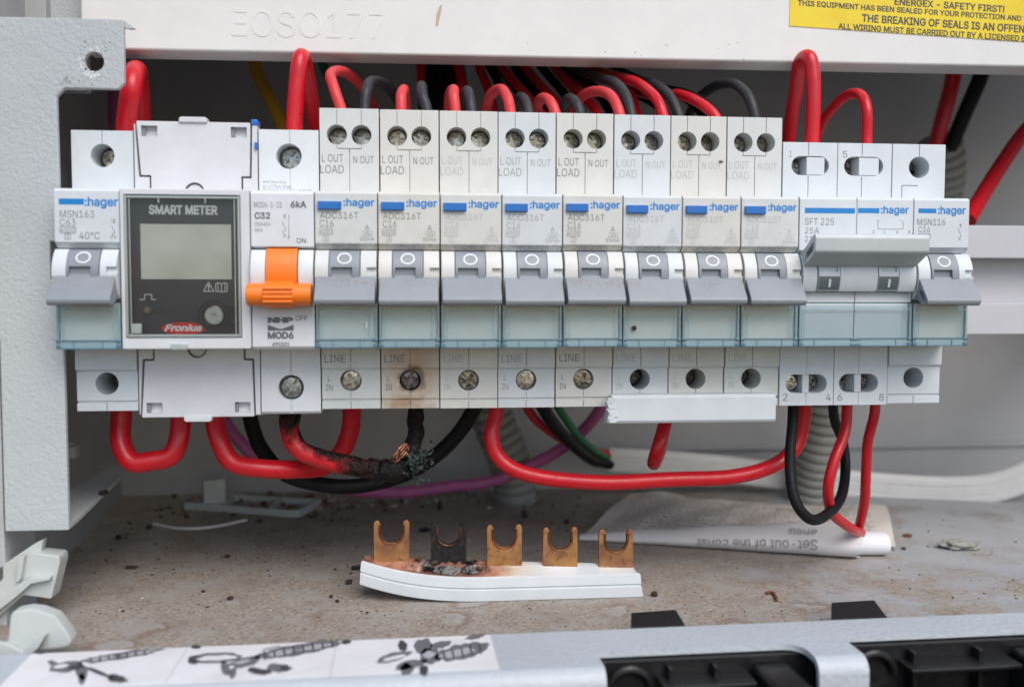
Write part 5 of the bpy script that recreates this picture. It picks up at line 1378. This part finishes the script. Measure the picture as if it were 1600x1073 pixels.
# print on the sheet: rows of tiny word dashes
t_ = bmesh.new(); rp = random.Random(21)
for row in range(15):
    v = 0.12+row*0.055; u = 0.06
    while u < 0.93:
        l_ = rp.uniform(0.008, 0.03)
        if rp.random() < 0.9:
            q = [sheet(u, v), sheet(u+l_, v), sheet(u+l_, v+0.018), sheet(u, v+0.018)]
            t_.faces.new([t_.verts.new(p-O+Vector((0, 0, .12))) for p in q])
        u += l_+0.007
mb = MB(); mb._merge(t_); mb.build('fine_print', ink('faded_print', (0.40, 0.36, 0.32)), sh)
# conical roll along the front
ra, rb_ = atz(905, 845, FZ), atz(1342, 878, FZ)
def roll(s, th, r0=1.0, r1=6.9, off=0.0):
    r = r0+(r1-r0)*s**0.85; ax = ra.lerp(rb_, s); d_ = Vector((rb_.x-ra.x, rb_.y-ra.y, 0)).normalized(); nb_ = Vector((-d_.y, d_.x, 0))
    cs_, sn_ = math.cos(th), math.sin(th)
    k = 1+0.05*math.sin(3*th+s*6)*s+0.03*math.sin(s*23+2*th)
    # a flattened fold: crisp along the bottom front, soft and open at the top back
    yy = r*1.25*k*(cs_+0.95)+max(0, sn_)*r*0.5; zz = r*0.80*k*(sn_+1.0)
    n_ = nb_*(cs_*off)+Vector((0, 0, sn_*off))
    return ax+nb_*yy+Vector((0, 0, zz+0.12))+n_
t_ = bmesh.new(); rows = []
for i in range(41): rows.append([t_.verts.new(roll(i/40+(0.012*math.sin(k*0.7) if i == 40 else 0), -0.62*PI+2*PI*k/30*1.10, off=0.035*(30-k))-O) for k in range(31)])
for a_, b_ in zip(rows, rows[1:]):
    for k in range(30): t_.faces.new((a_[k], a_[k+1], b_[k+1], b_[k]))
mb = MB(); mb._merge(t_); rl = mb.build('roll', M['paper_white'], pr_, 80)
# readable line, upside down
mb = MB()
def rtext(sx, u0, u1, th0, th1, bold=0.0):
    # pixel u span on the roll; letters are turned by 180 degrees
    def fn(x, z, e):
        uu = u1+(u0-u1)*x; s = (uu-905)/(1342-905); th = th0+(th1-th0)*z
        p = roll(s, th); c_ = roll(s, th, off=1.25)
        return tuple(c_-O)
    mb.text(sx, 0, 0, 1, 1, 0, bold, fn=fn)
rtext('Set-out of the const', 1098, 1281, PI*0.90, PI*1.09)
rtext('ensu', 1240, 1281, PI*0.66, PI*0.78)
mb.build('lettering', M['ink_dark'] if False else ink('paper_print', (0.27, 0.255, 0.25)), rl)
# bright inner sheet poking out to the right
ia, ib = atz(1325, 873, FZ), atz(1393, 873, FZ)
t_ = bmesh.new(); rows = []
for i in range(13):
    s = i/12; ax = ia.lerp(ib, s)
    rows.append([t_.verts.new(ax+Vector((0, 5.0*math.cos(th)+5.5, 4.2*math.sin(th)+4.4))-O) for th in (2*PI*k/24 for k in range(24))])
for a_, b_ in zip(rows, rows[1:]):
    for k in range(24): t_.faces.new((a_[k], a_[(k+1) % 24], b_[(k+1) % 24], b_[k]))
t_.faces.new(rows[-1])
mb = MB(); mb._merge(t_); mb.build('inner_sheet', M['paper_inner'], pr_, 60)

# ------------------------------------------------------------------ broken plastic pieces at lower left
def poly3(name, mat, parent, pts, Y0, Y1, org, bev=0.4):
    pass
pc = thing('plastic_clip', 'pale grey broken plastic channel clip resting at the lower left', 'plastic clip', (-12, -2, -100))
Oc = Vector((-12, -2, -100)); M['clip'] = plastic('pale_grey_clip_plastic', (0.52, 0.55, 0.53), 0.4, speck=0.3)
def pxprism(mb, pts, Ya, dY, bev=0.4, shear=0.0):
    A_ = [aty(u, v, Ya)-Oc for u, v in pts]; B_ = [Vector((p.x+shear, p.y+dY, p.z)) for p in A_]
    mb.hexa([tuple(p) for p in A_], [tuple(p) for p in B_], bev)
mb = MB(); pxprism(mb, [(-60, 925), (0, 885), (55, 848), (68, 842), (62, 870), (30, 900), (0, 925), (-60, 965)], 10, 3, 0.3); mb.build('top_rail', M['clip'], pc)
mb = MB(); pxprism(mb, [(46, 862), (92, 868), (94, 878), (80, 936), (36, 930), (30, 935), (0, 962), (-40, 990), (-60, 990), (-60, 940), (0, 908), (34, 872)], 8, 7, 0.6, 0.0); mb.build('channel', M['clip'], pc)
mb = MB(); pxprism(mb, [(-60, 945), (0, 935), (30, 912), (45, 903), (78, 901), (78, 906), (48, 912), (28, 930), (0, 952), (-60, 975)], 5.5, 2.6, 0.3); pxprism(mb, [(28, 870), (38, 868), (32, 905), (24, 912)], 6, 2, 0.3)
mb.build('rib', M['clip'], pc)
pc2 = thing('plastic_clip', 'pale grey broken plastic tab lying over the corner of the front lip', 'plastic clip', (-8, -25, -97))
Oc = Vector((-8, -25, -97))
mb = MB(); pxprism(mb, [(15, 962), (20, 955), (42, 951), (60, 953), (86, 962), (104, 986), (112, 1002), (108, 1010), (92, 1013), (60, 1016), (30, 1025), (-20, 1060), (-40, 1040), (12, 1000)], -22, 5, 0.9); mb.build('tab', M['clip'], pc2)
mb = MB(); pxprism(mb, [(70, 993), (60, 1012), (10, 1055), (-20, 1080), (-40, 1080), (20, 1030), (52, 1006)], -25, 3, 0.3); mb.build('rib', M['clip'], pc2)
mb = MB(); pxprism(mb, [(-40, 1000), (10, 1006), (40, 1022), (0, 1062), (-30, 1085), (-60, 1085)], -24, 1.9, 0.3); mb.build('web', M['clip'], pc2)

# small fittings at the back
o = MB(); p = aty(100, 165, 60); o.lathe((0, 0, 0), [(3.0, 0), (2.8, -1.2), (1.6, -2.0), (.05, -2.1)], 'x', 24); so_ = o.build('wall_screw', M['wallpaint'], None, 40, (-27.0, 70, p.z)); tag(so_, 'round screw head on the left inside wall behind the bracket', 'screw'); so_.rotation_euler = (0, PI, R(-5))
p = aty(112, 706, 75); mb = MB(); mb.box(-2, 2, -4, 4, -3, 3, 0.6); mb.box(2, 4.5, -2.5, 2.5, -2, 2, 0.5); o = mb.build('wall_clip', M['clip'], None, 40, (-26.0, 75, p.z)); tag(o, 'small grey plastic clip on the left inside wall above the flange', 'plastic clip')
cl = thing('cable_clip', 'grey plastic cable clip frame lying on the floor at back left', 'plastic clip', atz(385, 800, FZ))
q0 = atz(385, 800, FZ)
mb = MB(); 
def bar(a_, b_, wd, h):
    d_ = (b_-a_); d_.z = 0; d_.normalize(); n__ = Vector((-d_.y, d_.x, 0))*wd/2
    a_ = a_-q0; b_ = b_-q0
    mb.hexa([tuple(a_+n__), tuple(b_+n__), tuple(b_-n__), tuple(a_-n__)], [tuple(x+Vector((0, 0, h))) for x in (a_+n__, b_+n__, b_-n__, a_-n__)], 0.3)
Z3 = lambda u, v: atz(u, v, FZ)
for a_, b_ in (((290, 795), (465, 808)), ((330, 780), (500, 790)), ((465, 808), (500, 790)), ((345, 800), (365, 783)), ((420, 805), (440, 786))): bar(Z3(*a_), Z3(*b_), 2.0, 3.0)
mb.build('base_frame', M['clip'], cl)
mb = MB(); bar(Z3(318, 795), Z3(352, 792), 4.0, 13); mb.build('upright', M['clip'], cl)
o = wire1([(243, 812, 150), (285, 825, 145), (330, 822, 146), (385, 810, 152)], 0.6, M['white_cable'], 'thin pale curved cable tie tail on the floor at back left', name='tie_tail')
pts_ = [atz(u, v, FZ+0.7) for u, v in ((240, 818), (280, 825), (330, 823), (385, 812))]
o.data = (lambda mbx: (mbx.tube([p-pts_[0] for p in spline(pts_, 8)], 0.6, 8), mbx.mesh('tie_tail', M['white_cable']))[1])(MB()); o.location = pts_[0]*S

def rock(name, u, v, sx, sy, sz_, mat, label, cat, seed, Z=FZ, rot=0, group=None):
    r_ = random.Random(seed); t_ = bmesh.new(); bmesh.ops.create_icosphere(t_, subdivisions=4, radius=1)
    ph = [(Vector((r_.uniform(-1, 1), r_.uniform(-1, 1), r_.uniform(-1, 1))).normalized(), r_.uniform(2, 13), r_.uniform(0, 6)) for _ in range(14)]
    for v_ in t_.verts:
        k = 1+sum(0.065*math.sin(d_.dot(v_.co)*f_+p_) for d_, f_, p_ in ph)+r_.uniform(-.05, .05); v_.co = Vector((v_.co.x*sx*k, v_.co.y*sy*k, v_.co.z*sz_*k))
    mb = MB(); mb._merge(t_); p = atz(u, v, Z)
    o = mb.build(name, mat, None, 25, (p.x, p.y, Z+sz_*0.75)); o.rotation_euler = (0, 0, rot); return tag(o, label, cat, group)
M['stone'] = paint('rough_grey_stone', (0.33, 0.325, 0.29), 0.85, 1.0, 0.9, 0.5)
M['crumb'] = plastic('dark_brown_crumb', (0.045, 0.03, 0.022), 0.6, 0.3, 0.5, 0.3)
M['soot'] = plastic('soot_black_flake', (0.010, 0.009, 0.009), 0.55, 0.3, 0.1, 0.4)
M['rust'] = plastic('rust_brown', (0.18, 0.06, 0.03), 0.6, 0.3, 0.4, 0.3)
M['fluff'] = plastic('pale_debris', (0.42, 0.37, 0.33), 0.9, 0.2, 0.5, 0.4)
rock('pebble', 1497, 856, 7.0, 4.6, 1.9, M['stone'], 'flat grey pebble of mortar on the clean floor at right', 'pebble', 4)
FLK = 'black soot flakes around the burnt busbar'
rock('soot_flake', 687, 796, 0.8, 0.7, 2.6, M['soot'], 'upright black flake standing behind the charred prong', 'flake', 5, group=FLK)
rock('soot_flake', 664, 830, 2.1, 1.4, 0.8, M['soot'], 'black flake lying left of the charred prong', 'flake', 6, group=FLK)
rock('soot_flake', 560, 890, 2.4, 1.0, 1.0, M['soot'], 'black flake at the left end of the burnt busbar', 'flake', 7, group=FLK)
CG = 'dark crumbs and dead bugs on the floor'
for i, (u, v, a_, b_, c_, lb) in enumerate(((205, 888, 2.0, .8, .6, 'long dark bug shell on the dusty floor near the left clip'), (185, 842, 1.3, 1.0, .9, 'dark crumb on the floor under the bracket flange'), (232, 826, 1.6, 1.1, 1.1, 'dark crumb at the left end of the pale tie tail'),
        (355, 871, 1.3, .8, .7, 'dark crumb alone on the floor below the clip frame'), (405, 816, 1.2, .8, .8, 'dark crumb against the clip frame at back left'), (545, 912, 1.1, 1.0, .9, 'dark crumb beside the left end of the burnt busbar'), (1022, 931, 1.0, .9, .9, 'dark crumb beside the right end of the burnt busbar'),
        (1418, 838, 1.6, 1.2, .7, 'red-brown leaf scrap on the floor right of the paper roll'), (1412, 858, .9, .7, .5, 'dark crumb beside the white end of the paper roll'), (820, 808, 1.5, 1.2, 1.6, 'brown husk on the floor behind the middle prong'), (885, 818, 1.2, 1.0, 1.0, 'brown husk behind the fourth prong'))):
    rock('floor_crumb', u, v, a_, b_, c_, M['rust'] if 'red-brown' in lb else M['crumb'], lb, 'crumb', 30+i, rot=i*0.8, group=CG)
p = aty(165, 770, 60)
rock('floor_crumb', 162, 772, 1.5, 1.1, .8, M['crumb'], 'dark crumb lying on the bracket bottom flange', 'crumb', 51, Z=-73.4, rot=.8, group=CG)
# curled brown worm-like scrap
pp = [atz(u, v, FZ+0.5) for u, v in ((1197, 926), (1205, 925), (1211, 930), (1214, 938))]
mb = MB(); mb.tube([p-pp[0] for p in spline(pp, 6)], 0.5, 8); o = mb.build('curled_scrap', M['rust'], None, 60, pp[0]); tag(o, 'curled rust brown scrap on the floor right of the burnt busbar', 'scrap')
# grit nobody could count
mb = MB(); rg = random.Random(77)
def grit(n, fu, size, mi):
    for _ in range(n):
        u, v = fu(); p = atz(u, v, FZ); s_ = size*rg.uniform(.4, 1.5)
        if p.y > BY-1 or p.y < -22 or p.x < -26: continue
        t_ = bmesh.new(); bmesh.ops.create_icosphere(t_, subdivisions=1, radius=1)
        a_, b_, c_ = rg.uniform(.6, 1.6), rg.uniform(.5, 1.1), rg.uniform(.3, .8); an = rg.uniform(0, 6)
        for w_ in t_.verts:
            x, y = w_.co.x*a_*s_*rg.uniform(.8, 1.2), w_.co.y*b_*s_
            w_.co = Vector((p.x+x*math.cos(an)-y*math.sin(an), p.y+x*math.sin(an)+y*math.cos(an), FZ+(w_.co.z+.7)*c_*s_))
        mb._merge(t_, 0, 2, mi)
grit(700, lambda: (rg.uniform(120, 1300), 985-abs(rg.gauss(0, 60))), 0.17, 0)
grit(120, lambda: (rg.uniform(120, 1600), rg.uniform(850, 985)), 0.24, 0)
grit(200, lambda: (rg.uniform(120, 620), rg.uniform(780, 900)), 0.36, 0)
grit(60, lambda: (rg.uniform(200, 560), rg.uniform(768, 815)), 0.8, 0)
grit(14, lambda: (rg.uniform(150, 600), rg.uniform(800, 960)), 0.7, 0)
grit(12, lambda: (rg.uniform(760, 900), rg.uniform(790, 830)), 0.9, 3)
grit(150, lambda: (rg.gauss(580, 150), rg.gauss(777, 8)), 1.35, 1)
grit(40, lambda: (rg.gauss(660, 60), rg.gauss(772, 5)), 1.8, 1)
grit(30, lambda: (rg.gauss(450, 60), rg.gauss(790, 8)), 1.3, 3)
grit(60, lambda: (rg.gauss(480, 180), rg.gauss(782, 10)), 0.9, 0)
grit(50, lambda: (rg.uniform(1380, 1600), rg.uniform(770, 940)), 0.3, 0)
grit(20, lambda: (rg.gauss(1500, 50), rg.gauss(765, 4)), 1.0, 0)
grit(40, lambda: (rg.uniform(150, 1600), rg.uniform(800, 960)), 0.2, 2)
o = mb.build('floor_grit', [M['crumb'], M['fluff'], M['ink_white'], M['rust']], None, 40); tag(o, None, None, kind='stuff')
